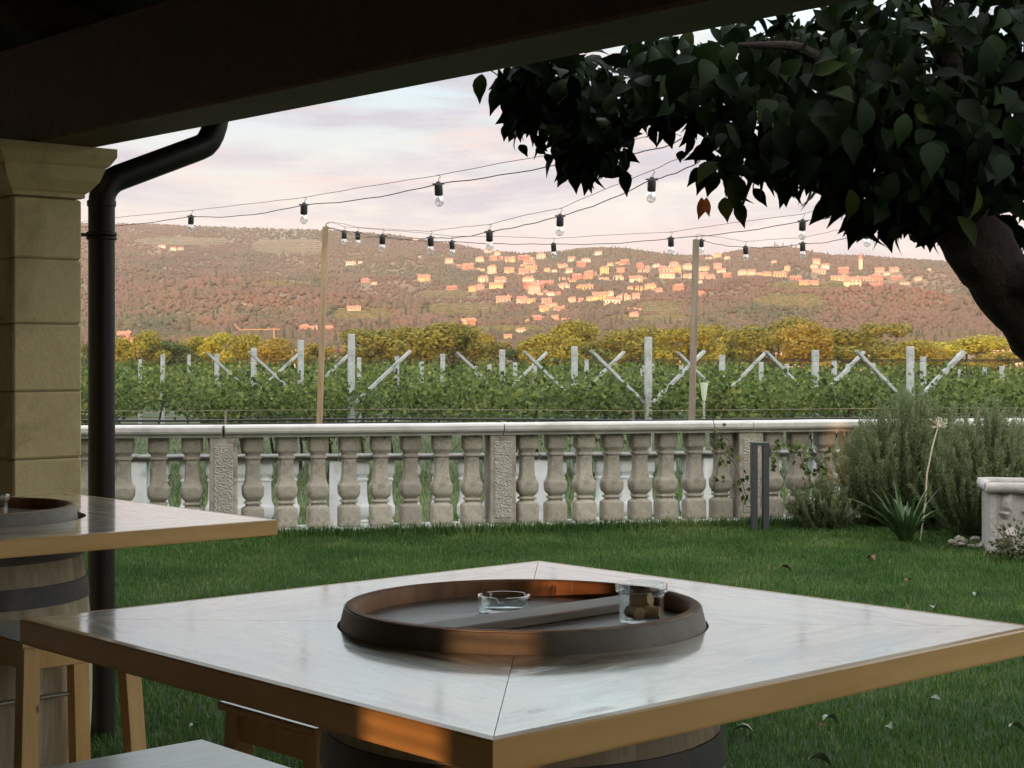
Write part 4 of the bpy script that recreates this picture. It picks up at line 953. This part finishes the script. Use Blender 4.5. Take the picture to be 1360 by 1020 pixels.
# ------------------------------------------------------------------ poles and string lights
def pole(top, bot, wd, mat, label, zground):
    b = np.array(bot); r = MB(); t_ = np.array(top); k = (zground-b[2])/(t_[2]-b[2]); b0 = b+(t_-b)*k
    ax = (t_-b0)/np.linalg.norm(t_-b0); x = np.cross(np.array([0,1,0]), ax); x /= np.linalg.norm(x); y = np.cross(ax, x)
    r.box((t_+b0)/2, (wd,wd,np.linalg.norm(t_-b0)), [x,y,ax], .003)
    ro = thing('light_pole', label, 'pole', b0, 'poles for the string lights'); part('post', r, mat, ro)
    h = MB(); h.tube([t_+[0,0,-.02], t_+[0,-.0,.022], t_+[.03,0,.03]], .004, 6); part('hook', h, M['steel'], ro); return ro
pole(P(432.5,301,13.9), P(424,567,13.9), .046, M['pole'], 'pale straight pine pole carrying string lights behind the balustrade', -.5)
pole(P(924.5,318,13.9), P(918.5,565,13.9), .052, M['oldpole'], 'weathered knotty grey pole carrying string lights, right of centre', -.5)
def make_bulb():
    r = thing('light_bulb', '', 'bulb')
    m = MB(); m.lathe((0,0,0), [(.009,0),(.012,-.004),(.0135,-.012),(.0195,-.016),(.0205,-.022),(.0205,-.064),(.0185,-.069)][::-1], 20)
    m.tube([(-.030,0,-.012),(.030,0,-.012)], .004, 6); part('socket', m, M['black'], r, 40)
    m = MB(); m.lathe((0,0,0), [(.013,-.0695),(.017,-.076),(.0215,-.092),(.0225,-.102),(.0205,-.112),(.015,-.120),(.007,-.1245),(.001,-.1255)][::-1], 20); b_ = part('glass_bulb', m, M['bulb'], r, 'all')
    m = MB(); m.lathe((0,0,0), [(.0035,-.0705),(.003,-.092),(.0012,-.096)][::-1], 8)
    for a in (0,2.1,4.2): m.tube([(.003*math.cos(a),.003*math.sin(a),-.09),(.010*math.cos(a),.010*math.sin(a),-.098),(.006*math.cos(a),.006*math.sin(a),-.106)], .0006, 4)
    part('filament', m, M['lens'], b_)
    m = MB(); m.tube([(0,0,0),(.004,0,.012),(.012,0,.022),(.006,0,.034),(-.002,0,.030)], .0016, 6); part('hook', m, M['wire'], r)
    return r
B0 = make_bulb(); bused = False
def bulbs(lst, grp):
    global bused; out = []
    for (px, v, hpx, lab) in lst:
        d = .127*F/hpx; p = P(px, v, d); rz = random.uniform(-.4,.4)
        if not bused: B0.location = tuple(p); B0['label'] = lab; B0['group'] = grp; bused = True; b = B0
        else: b = dup(B0, p, rz, lab, grp)
        b.rotation_euler = (random.uniform(-.03,.03), random.uniform(-.06,.06), rz); out.append(p)
    return out
def strand(pts, label, sag=.012, up=.05):
    r = thing('string_light_cable', label, 'cable', pts[0]); m = MB(); m2 = MB(); pa = []; pb_ = []
    for a, b in zip(pts[:-1], pts[1:]):
        L = np.linalg.norm(b-a)
        for i in range(10):
            s = i/10; w_ = .0025*math.sin(s*19+L*7)
            pa.append(a+(b-a)*s+EZ*(-.012-sag*L*4*s*(1-s)+w_)); pb_.append(a+(b-a)*s+EZ*(up*.6-.35*sag*L*4*s*(1-s)+up*.2*math.sin(s*PI)+w_*.5))
    pa.append(pts[-1]); pb_.append(pts[-1]+EZ*.01); pb_[0] = pts[0]+EZ*.01; pa[0] = pts[0]
    m.tube(pa, .0027, 5); part('cable', m, M['wire'], r, True); m2.tube(pb_, .0016, 5); part('wire', m2, M['wire'], r, True)
SA = bulbs([(254,285,23.5,'bulb nearest the downpipe on the uppermost string'),(404,269,29,'bulb left of the pale pole on the uppermost string'),(582,241,34,'largest bulb hanging over the hill at the centre of the uppermost string'),(795,204,36,'bulb hanging in front of the dark persimmon leaves')], 'bulbs of the uppermost string')
strand([P(100,300,13.0)]+SA+[P(905,184,6.6)], 'uppermost string light cable from behind the pillar to the tree', .012)
SB = bulbs([(475,307,20.5,'second bulb right of the pale pole'),(572,313,25,'fourth bulb right of the pale pole, below the large central one'),(650,305,28.5,'bulb above the left end of the village'),(744,284,30,'bulb high over the village centre'),(866,235,35,'large bulb just below the dark leaves')], 'bulbs of the rising middle string')
strand([P(432.5,299,13.9)]+SB+[P(935,207,6.9)], 'rising middle string light cable from the pale pole to the tree', .012)
SCb = bulbs([(457,306,20,'first bulb right of the pale pole'),(508,311,24,'third bulb right of the pale pole'),(600,319,21.5,'bulb hanging low over the wooded slope left of the village'),(735,322,21.5,'bulb touching the village rooftops'),(891,314,24.5,'bulb left of the weathered pole'),(1066,291,28,'upper of the two bulbs hanging one above the other')], 'bulbs of the low crossing string')
strand([P(433,300,13.9)]+SCb+[P(1185,262,8.2)], 'low crossing string light cable passing over the village', .010)
SD = bulbs([(931.5,317,20,'bulb right at the top of the weathered pole'),(990,326,21,'bulb over the bare hill right of the weathered pole'),(1066,321,22.5,'lower of the two bulbs hanging one above the other'),(1151,303,25.5,'bulb peeping out under the leaves beside the trunk')], 'bulbs of the short right string')
strand([P(925,317,13.9)]+SD+[P(1225,286,9.0)], 'short right string light cable from the weathered pole to the tree', .02)

# ------------------------------------------------------------------ persimmon tree at the right
tr = thing('persimmon_tree', 'dark broad leaved tree with leaning trunk overhanging from the right', 'tree', (2.55,5.3,0))
def tp_(u, v, d): return P(u, v, d)
m = MB()
def bumpy(m, path, rad, n=18):
    pth = []; rr = []
    for i in range(len(path)-1):
        for k in range(7):
            s = k/7; pth.append(np.array(path[i])*(1-s)+np.array(path[i+1])*s); rr.append(rad[i]*(1-s)+rad[i+1]*s)
    pth.append(np.array(path[-1])); rr.append(rad[-1])
    # soften corners
    q = np.array(pth)
    for _ in range(3): q[1:-1] = (q[:-2]+2*q[1:-1]+q[2:])/4
    o = len(m.v); m.tube(q, rr, n)
    for i in range(o, len(m.v)):
        p = Vector(m.v[i]); k = i-o; c = Vector(q[min(k//n, len(q)-1)])
        f_ = 1+.16*mnoise.noise(p*9)+.10*mnoise.noise(p*26); m.v[i] = tuple(c+(p-c)*f_)
bumpy(m, [(2.55,5.3,-.05),(2.42,5.28,.35),tp_(1500,600,5.2),tp_(1412,475,5.15),tp_(1345,392,5.1),tp_(1300,335,5.1),tp_(1268,275,5.2)], [.17,.13,.108,.1,.1,.105,.075])
trunk = part('trunk', m, M['bark'], tr, 'all')
m = MB()
for path, rad in (([tp_(1320,372,5.1),tp_(1385,375,5.0),tp_(1470,330,4.8),tp_(1560,180,4.8)],[.075,.07,.06,.04]),
                  ([tp_(1275,290,5.2),tp_(1190,205,5.3),tp_(1080,150,5.4),tp_(940,118,5.5),tp_(830,120,5.6),tp_(740,125,5.7)],[.07,.05,.038,.03,.02,.008]),
                  ([tp_(1275,290,5.2),tp_(1290,180,5.3),tp_(1260,60,5.3),tp_(1230,-80,5.2)],[.07,.05,.035,.02]),
                  ([tp_(1180,200,5.3),tp_(1130,110,5.0),tp_(1060,60,4.8),tp_(980,60,4.8)],[.035,.025,.016,.008]),
                  ([tp_(1100,160,5.4),tp_(1030,190,5.3),tp_(1000,230,5.2),tp_(985,275,5.2)],[.022,.014,.009,.004]),
                  ([tp_(850,120,5.6),tp_(800,160,5.6),tp_(780,215,5.6)],[.016,.01,.005]),
                  ([tp_(735,126,5.7),tp_(690,120,5.7),tp_(664,102,5.7)],[.006,.004,.002]),
                  ([tp_(1300,170,5.3),tp_(1370,90,4.9),tp_(1450,40,4.6)],[.045,.03,.015])):
    bumpy(m, path, rad, 10)
part('limbs', m, M['bark'], tr, 'all')
SPH = [(705,132,48,26),(752,128,62,50),(790,205,44,40),(765,180,45,30),(850,128,52,34),(868,84,36,13),(930,110,70,62),(960,190,52,44),(985,228,36,16),(1040,150,95,120),(1062,222,42,28),(1100,240,40,24),(1150,120,120,180),(1140,250,55,50),(1165,285,36,18),(1250,150,125,210),(1228,272,62,75),(1190,262,55,45),(1320,190,115,170),(1330,60,105,120),(1200,40,95,110),(1080,55,80,75),(1005,70,60,36),(1352,262,36,22),(1215,298,34,30),(1290,292,42,40),(1320,318,24,12),(782,196,50,40),(1258,318,24,16),(820,155,46,30),(890,150,48,34),(700,180,28,12),(925,70,45,14),(1450,150,150,120),(1400,-70,150,90),(1200,-100,150,90),(1560,20,200,120),(1420,300,70,40)]
POS = []; DIRS = []; NRM = []; LN = []
for (cx, cy_, rr, cnt) in SPH:
    cnt = int(cnt*(1.9 if cx < 860 else (1.35 if cx < 970 else 1.3)))
    u = rand_unit(cnt)*(rng.uniform(0,1,(cnt,1))**.42)
    dd = 5.3+.45*u[:,1]*min(1.4, rr/70)+rng.normal(0,.1,cnt)
    pos = np.array([P(cx+rr*a*.95, cy_+rr*b_*.9-18, d_) for a, b_, d_ in zip(u[:,0], u[:,2], dd)])
    POS.append(pos); outw = np.c_[u[:,0], u[:,1], -u[:,2]]
    DIRS.append(outw*.55+np.array([0,0,-.85])+rng.normal(size=(cnt,3))*.55); NRM.append(np.array([0,-.55,.45])+outw*.5+rng.normal(size=(cnt,3))*.6); LN.append(rng.choice([rng.uniform(.055,.08,cnt), rng.uniform(.08,.115,cnt), rng.uniform(.09,.13,cnt)])*rng.uniform(.85,1.1,cnt))
EXTRA = [(640,98,636,134,.09),(664,112,652,150,.10),(672,104,676,84,.07),(1014,228,994,238,.05),(928,222,915,246,.075),(938,228,926,256,.08),(950,226,940,258,.08),(962,262,966,292,.085),(980,268,988,300,.085),(972,258,985,268,.06),(1000,250,1018,272,.09),(1150,282,1115,306,.09),(1165,285,1140,318,.10),(1178,283,1180,308,.09),(1330,310,1358,345,.10),(1345,296,1362,330,.10),(690,192,700,206,.05),(712,196,724,204,.045),(726,204,730,218,.03),(830,226,832,258,.07),(752,222,742,246,.08),(905,200,903,214,.06)]
for (u0, v0, u1, v1, L) in EXTRA:
    a = P(u0,v0,5.35); b = P(u1,v1,5.32); POS.append(a[None]); DIRS.append((b-a)[None]); NRM.append(np.array([[random.uniform(-.4,.4),-1,.2]])); LN.append(np.array([np.linalg.norm(b-a)]))
POS = np.concatenate(POS); DIRS = np.concatenate(DIRS); NRM = np.concatenate(NRM); LN = np.concatenate(LN); n = len(POS)
v, f = leaf_cloud(POS, DIRS, NRM, LN, LN*rng.uniform(.48,.66,n), LEAF, LEAFF)
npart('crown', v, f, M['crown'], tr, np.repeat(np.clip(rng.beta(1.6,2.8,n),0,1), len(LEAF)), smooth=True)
m = MB()
for a, b in (((664,102),(650,92)),((664,112),(700,125)),((672,104),(690,118)),((938,228),(985,218)),((972,258),(990,225)),((1150,282),(1180,265)),((1000,250),(1005,225))):
    m.tube([P(*a,5.35), P(*b,5.5)], .0025, 5)
part('twigs', m, M['twig'], tr)
m = MB(); c = P(798,166,5.15); m.lathe(c, [(.002,-.026),(.018,-.023),(.028,-.008),(.028,.008),(.018,.02),(.003,.022)], 16); part('fruit', m, M['fruit'], tr, 'all')
dl = leaf_cloud(np.array([P(932,262,5.3),P(938,262,5.28),P(1122,218,5.2)]), np.array([[-.1,0,-1],[.12,.05,-1],[.1,0,-1.]]), np.array([[.3,-1,.1],[-.5,-1,0],[.4,-1,0]]), np.array([.07,.06,.05]), np.array([.035,.03,.03]), LEAF, LEAFF)
npart('withered_leaf', dl[0], dl[1], M['deadleaf'], tr)

# ------------------------------------------------------------------ rosemary, agapanthus, planter, bollard, climbing vine
def rosemary(base, rx, ry, hmax, nst, label, seed, lean=(0,0)):
    q = np.random.default_rng(seed); r = thing('rosemary', label, 'shrub', base, 'rosemary shrubs by the balustrade'); base = np.array(base, float)
    pos = []; dr = []; nm = []; ln = []; tn = []; ms = MB()
    for s in range(nst):
        a = q.uniform(0,2*PI); e = q.uniform(0,1)**.6; bx, by = math.cos(a)*rx*e, math.sin(a)*ry*e
        h = hmax*(1-.5*e**2.2)*q.uniform(.72,1.06); st = np.array([bx*.35+q.normal(0,.03), by*.35+q.normal(0,.03), .0])
        tip = np.array([bx*1.05+lean[0]*h+q.normal(0,.05), by*1.05+lean[1]*h, h]); mid = np.array([bx*.95, by*.95, h*q.uniform(.3,.5)])
        nn = int(58+46*h/.9); ts_ = np.linspace(.12,1,nn); pts = ((1-ts_)**2)[:,None]*st+(2*ts_*(1-ts_))[:,None]*mid+(ts_**2)[:,None]*tip+base
        if s % 2 == 0: ms.tube([pts[0], pts[nn//3], pts[2*nn//3], pts[-1]], [.004,.003,.002,.001], 4)
        tang = np.gradient(pts, axis=0); tang /= np.linalg.norm(tang,axis=1,keepdims=True)
        for rep in range(3):
            u = q.normal(size=(nn,3)); u -= (u*tang).sum(1,keepdims=True)*tang; u /= np.linalg.norm(u,axis=1,keepdims=True)
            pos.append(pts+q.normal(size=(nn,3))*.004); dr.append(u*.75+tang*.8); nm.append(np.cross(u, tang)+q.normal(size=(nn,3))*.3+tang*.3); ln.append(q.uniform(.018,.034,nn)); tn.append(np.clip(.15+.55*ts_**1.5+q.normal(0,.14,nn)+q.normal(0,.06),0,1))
    pos = np.concatenate(pos); n = len(pos)
    v, f = leaf_cloud(pos, np.concatenate(dr), np.concatenate(nm), np.concatenate(ln), .0075, DIA, DIAF)
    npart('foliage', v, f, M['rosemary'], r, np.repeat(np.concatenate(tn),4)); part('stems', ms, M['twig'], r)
p = P(1204,0,12.95); rosemary((p[0],p[1],0), .56,.42,1.06,430, 'large rosemary shrub overgrowing the right end of the balustrade', 5, (.02,0))
p = P(1314,0,12.25); rosemary((p[0],p[1],0), .50,.32,.98,380, 'rosemary shrub rising behind the carved stone planter', 6, (.03,0))
p = P(1095,0,12.85); rosemary((p[0],p[1],0),   .26,.16,.42,60, 'small sparse rosemary clump at the left foot of the large one', 8, (-.05,0))
# agapanthus
ab = P(1203,0,11.85); ab[2] = 0; ag = thing('agapanthus', 'strap leaved agapanthus clump with one dry flower stalk in front of the rosemary', 'plant', ab)
V = []; Fq = []; T = []
for k in range(46):
    a = random.uniform(0,2*PI); L = random.uniform(.34,.58); w_ = random.uniform(.024,.038); lean = random.uniform(.25,1.15); tn = random.random(); o_ = len(V)
    d_ = np.array([math.cos(a), math.sin(a)*.7, 0]); sdv = np.array([-math.sin(a), math.cos(a), 0])
    for i in range(8):
        s = i/7; r_ = L*(lean*.8*s**1.35); zz = L*(s*1.0-.42*lean*s*s); ww = w_*(1-s**2.6)*.5+.0008
        c = ab+d_*(.03+r_)+EZ*max(.005,zz)
        V += [c-sdv*ww+EZ*.15*ww, c-EZ*.35*ww, c+sdv*ww+EZ*.15*ww]; T += [tn]*3
    for i in range(7):
        for q in range(2): a_ = o_+i*3+q; Fq.append((a_, a_+1, a_+4, a_+3))
npart('leaves', V, Fq, M['agap'], ag, T, True)
m = MB(); stp = [ab+[.10,.0,.02], P(1229,668,11.8), P(1231,630,11.75), P(1238,595,11.7), P(1246,566,11.7)]
q = np.array(stp); m.tube(q, [.005,.006,.0058,.005,.0045], 8); sk = part('stalk', m, M['stalk'], ag, True)
m = MB(); hc = P(1246,566,11.7)
for k in range(46):
    u = rand_unit(1)[0]; u[2] = abs(u[2])*1.0-.25; u /= np.linalg.norm(u); L = random.uniform(.045,.085); m.tube([hc, hc+u*L], [.0012,.0008], 4)
    if k % 2: m.lathe(hc+u*L, [(.001,-.006),(.004,0),(.001,.006)], 5)
part('flower_head', m, M['stalk'], sk)
# carved planter
pb0 = np.array([3.20,11.1,0.]); ax = np.array([.985,-.17,0]); ax /= np.linalg.norm(ax); ay = np.array([-ax[1],ax[0],0])
pl = thing('stone_planter', 'carved grey stone planter box at the right edge of the lawn', 'planter', pb0)
PW, PDp, PH = .95,.5,.505
nu, nv = 110, 64; V = []; Fq = []
def relief(u, v):
    e = 0.0; eu = min(u, PW-u); ev = min(v, PH-.075-v)
    frame = 1 if eu < .045 else 0
    if not frame:
        x, y = u*9, v*9
        q = abs(mnoise.noise(Vector((x*.55+1.7, y*.55, 0)), noise_basis='PERLIN_ORIGINAL'))
        s = math.sin(6.0*math.hypot(u-.2, v-.30)*14*.35+2.2*math.atan2(v-.30, u-.2))*.5+math.sin(40*math.hypot(u-.26, v-.02))*.5*(v < .22)+math.sin(34*math.hypot(u-.6, v-.25)+3*math.atan2(v-.25,u-.6))*.5
        e = .016*s+.018*q-.012
    return 3.2*e+.004*mnoise.noise(Vector((u*40, v*40, 3)))
for j in range(nv+1):
    vv = (PH-.07)*j/nv
    for i in range(nu+1):
        u = PW*i/nu; tap = .012*(1-vv/PH)*0; V.append(pb0+ax*u-ay*relief(u, vv)+EZ*vv+ax*.0)
for j in range(nv):
    for i in range(nu): a_ = j*(nu+1)+i; Fq.append((a_, a_+1, a_+nu+2, a_+nu+1))
npart('carved_front', V, Fq, M['planter'], pl, None, True)
m = MB(); m.box(pb0+ax*PW/2+ay*(PDp/2+.012)+EZ*(PH-.07)/2, (PW-.004,PDp-.02,PH-.072), [ax,ay,EZ], .012); part('body', m, M['planter'], pl)
m = MB()
for (cc, L, dir_) in ((pb0+ax*PW/2-ay*.005,PW+.05,ax),(pb0+ax*PW/2+ay*(PDp-.005),PW+.05,ax),(pb0+ay*PDp/2,PDp-.06,ay),(pb0+ax*PW+ay*PDp/2,PDp-.06,ay)):
    pth = [cc+dir_*(L*(i/10-.5))+EZ*(PH-.037+.006*mnoise.noise(Vector((i*.9,L,cc[0])))) for i in range(11)]; m.tube(pth, [.037+.004*mnoise.noise(Vector((i*1.3,L*3,2))) for i in range(11)], 12)
part('rim', m, M['planter'], pl, True)
m = MB(); m.box(pb0+ax*PW/2+ay*PDp/2+EZ*(PH-.045), (PW-.04,PDp-.04,.02), [ax,ay,EZ]); part('soil', m, M['lawn'], pl)
# low plant before the planter
def bushlet(c, rx, h, nlv, mat, label, name, L, seed, cat, flat=1.0):
    q = np.random.default_rng(seed); r = thing(name, label, cat, c); c = np.array(c, float)
    u = q.normal(size=(nlv,3)); u /= np.linalg.norm(u,axis=1,keepdims=True); u[:,2] = np.abs(u[:,2]); pos = c+u*np.array([rx,rx*flat,h])*q.uniform(.35,1.05,(nlv,1))
    v, f = leaf_cloud(pos, u+q.normal(size=(nlv,3))*.7, q.normal(size=(nlv,3))+np.array([0,-.5,.6]), q.uniform(L*.6,L,nlv), q.uniform(L*.4,L*.65,nlv), LEAF, LEAFF)
    npart('foliage', v, f, M[mat], r, np.repeat(np.clip(q.beta(2,2,nlv),0,1), len(LEAF)))
    m = MB()
    for k in range(9):
        a = q.uniform(0,2*PI); m.tube([c+[0,0,-.01], c+[rx*.5*math.cos(a), rx*.5*math.sin(a)*flat, h*.6], c+[rx*.85*math.cos(a), rx*.85*math.sin(a)*flat, h*.85]], [.005,.003,.0015], 4)
    part('stems', m, M['twig'], r); return r
M['lowplant'] = tinted('low_plant_leaf', [(.05,.03,.025),(.04,.05,.02),(.07,.09,.03),(.12,.12,.04)], .6, .15, .3)
c = P(1352,0,10.75); bushlet((c[0],c[1],0), .19,.28,420,'lowplant','dark reddish green low plant in front of the carved planter','low_plant',.04,31,'plant')
c = P(1292,0,11.55); rk = thing('rock_heap', 'small heap of grey stones and dry stalks left of the planter', 'stones', (c[0],c[1],0), None)
for k in range(16):
    p = np.array([c[0]+random.uniform(-.16,.15), c[1]+random.uniform(-.1,.1), random.uniform(.01,.07)]); s = random.uniform(.02,.045); b_ = MB()
    b_.add(p+ico_v*s*rng.uniform(.7,1.2,(12,1))*np.array([1.2,1,.8]), [tuple(f_) for f_ in ico_f]); part('stone', b_, M['plinthrock'], rk)
# bollard lamp
bb = P(1009,0,12.75); bb[2] = 0; bl = thing('bollard_lamp', 'slim dark grey open frame garden bollard lamp standing before the balustrade', 'lamp', bb)
hb_ = .69
for sg in (-1,1):
    m = MB(); m.box(bb+[sg*.044,0,hb_/2-.01], (.046,.09,hb_+.02), None, .002); part('upright', m, M['bollard'], bl)
m = MB(); m.box(bb+[0,0,hb_-.011], (.041,.09,.018), None, .001); part('crossbar', m, M['bollard'], bl)
m = MB(); m.box(bb+[0,0,hb_-.0245], (.036,.06,.008)); part('lens', m, M['lens'], bl)
# climbing vine on the balustrade
cv = thing('climbing_vine', 'thin ivy tendrils trailing over the balustrade around the bollard lamp', 'climber', (P(955,0,13)[0],13.0,0))
m = MB(); POS = []
TR = [[(944,545),(950,570),(958,600),(952,630),(948,650)],[(958,600),(975,615),(985,640),(992,660),(1000,672)],[(950,575),(968,585),(975,610)],[(1022,597),(1045,590),(1062,600),(1085,612),(1100,630)],[(1062,600),(1068,625),(1082,650)],[(1100,600),(1085,615),(1095,640),(1080,660)],[(1022,597),(1030,612),(1026,625)]]
for trl in TR:
    pth = [P(u, v_, 12.98+.04*math.sin(i*2)) for i, (u, v_) in enumerate(trl)]; m.tube(pth, .003, 5); pth = np.array(pth)
    for a, b in zip(pth[:-1], pth[1:]):
        for k in range(9 if trl[0][0] > 1000 else 5):
            POS.append(a+(b-a)*random.random()+rng.normal(size=3)*np.array([.035,.02,.03]))
part('tendrils', m, M['twig'], cv); POS = np.array(POS); n = len(POS)
v, f = leaf_cloud(POS, rng.normal(size=(n,3))+np.array([0,0,-.6]), np.array([0,-1,.3])+rng.normal(size=(n,3))*.4, rng.uniform(.03,.055,n), rng.uniform(.025,.045,n), VINE, VINEF)
npart('leaves', v, f, M['vine'], cv, np.repeat(rng.uniform(0,.7,n), len(VINE)))
# young plant with pale sleeve behind the balustrade
sp = P(935,0,18.0); sp[2] = -.5; ps = thing('plant_sleeve', 'pale tapered sleeve on a thin stake beside the weathered pole', 'plant sleeve', sp)
m = MB(); t0 = P(935,532,18); t1 = P(936,508,18); m.lathe((t0[0],18,t0[2]), [(.02,0),(.045,t1[2]-t0[2]),(.040,t1[2]-t0[2]-.004),(.016,.004)], 12, False); part('sleeve', m, M['sleeve'], ps, True)
m = MB(); m.tube([sp, (t0[0],18,t0[2]+.05)], .012, 6); part('stake', m, M['concrete'], ps)
c = P(958,0,19.5)
bushlet((c[0],c[1],.55), .32,.55,330,'vine','bright leafy vine shoot beside the pale sleeve','vine_shoot',.10,77,'vine')
# fallen leaves
FL = [(1103,957,'paleleaf',.6,'largest pale curled leaf on the lawn below the table corner'),(1240,931,'paleleaf',2.4,'pale leaf on the lawn right of the other curled ones'),(1241,808,'paleleaf',1.2,'pale folded leaf just behind the right table corner'),(1043,756,'deadleaf',.3,'brown leaf on the lawn between bollard and table'),(1157,742,'deadleaf',2.0,'brown leaf lying below the agapanthus'),(1206,771,'deadleaf',1.0,'small brown leaf in the middle of the right lawn'),(985,971,'paleleaf',2.9,'grey-green leaf beside the near barrel'),(1090,1014,'paleleaf',.1,'pale leaf at the bottom photo edge'),(1182,966,'paleleaf',1.7,'small pale upright leaf on the lower right lawn'),(1297,790,'paleleaf',.9,'tiny pale leaf right of the folded one'),(1350,968,'paleleaf',.4,'pale leaf near the lower right photo corner'),(257,966,'paleleaf',1.1,'small pale leaf on the lawn between stools'),(1090,964,'deadleaf',2.2,'small brown leaf touching the largest pale one')]
fl0 = {}
for (u, v_, mt, rz, lab) in FL:
    d = (CH-.036)*F/(v_-475); p = P(u, v_, d)
    if mt not in fl0:
        vv, ff = leaf_cloud(np.zeros((1,3))+[-.05,0,0], np.array([[1.,0,.15]]), np.array([[0,.25,1.]]), np.array([.10]), np.array([.055]), [(a, b, c*2.2) for a, b, c in LEAF], LEAFF)
        o = npart('fallen_leaf', vv, ff, M[mt], None, None, True); fl0[mt] = o
    else: o = fl0[mt].copy(); C.objects.link(o)
    s = random.uniform(.6,.95)*(.65 if 'small' in lab or 'tiny' in lab else 1); o.location = tuple(p); o.scale = (s,s,s); o.rotation_euler = (random.uniform(-.4,.4),random.uniform(-.3,.3),rz); tag(o, lab, 'leaf', 'fallen leaves on the lawn')

# ------------------------------------------------------------------ haze
t = NT('haze_air'); t.t.nodes.remove(t.b); vol = t.n('ShaderNodeVolumePrincipled'); vol.inputs['Color'].default_value = (.95,.88,.85,1); vol.inputs['Density'].default_value = 0.00008; vol.inputs['Anisotropy'].default_value = 0.0
t.l(vol.outputs[0], t.out.inputs['Volume'])
m = MB(); m.box((0,1500,148), (5200,4400,306)); o = part('haze', m, t.m); tag(o, 'thin pale evening haze over the whole valley', 'haze', kind='stuff')
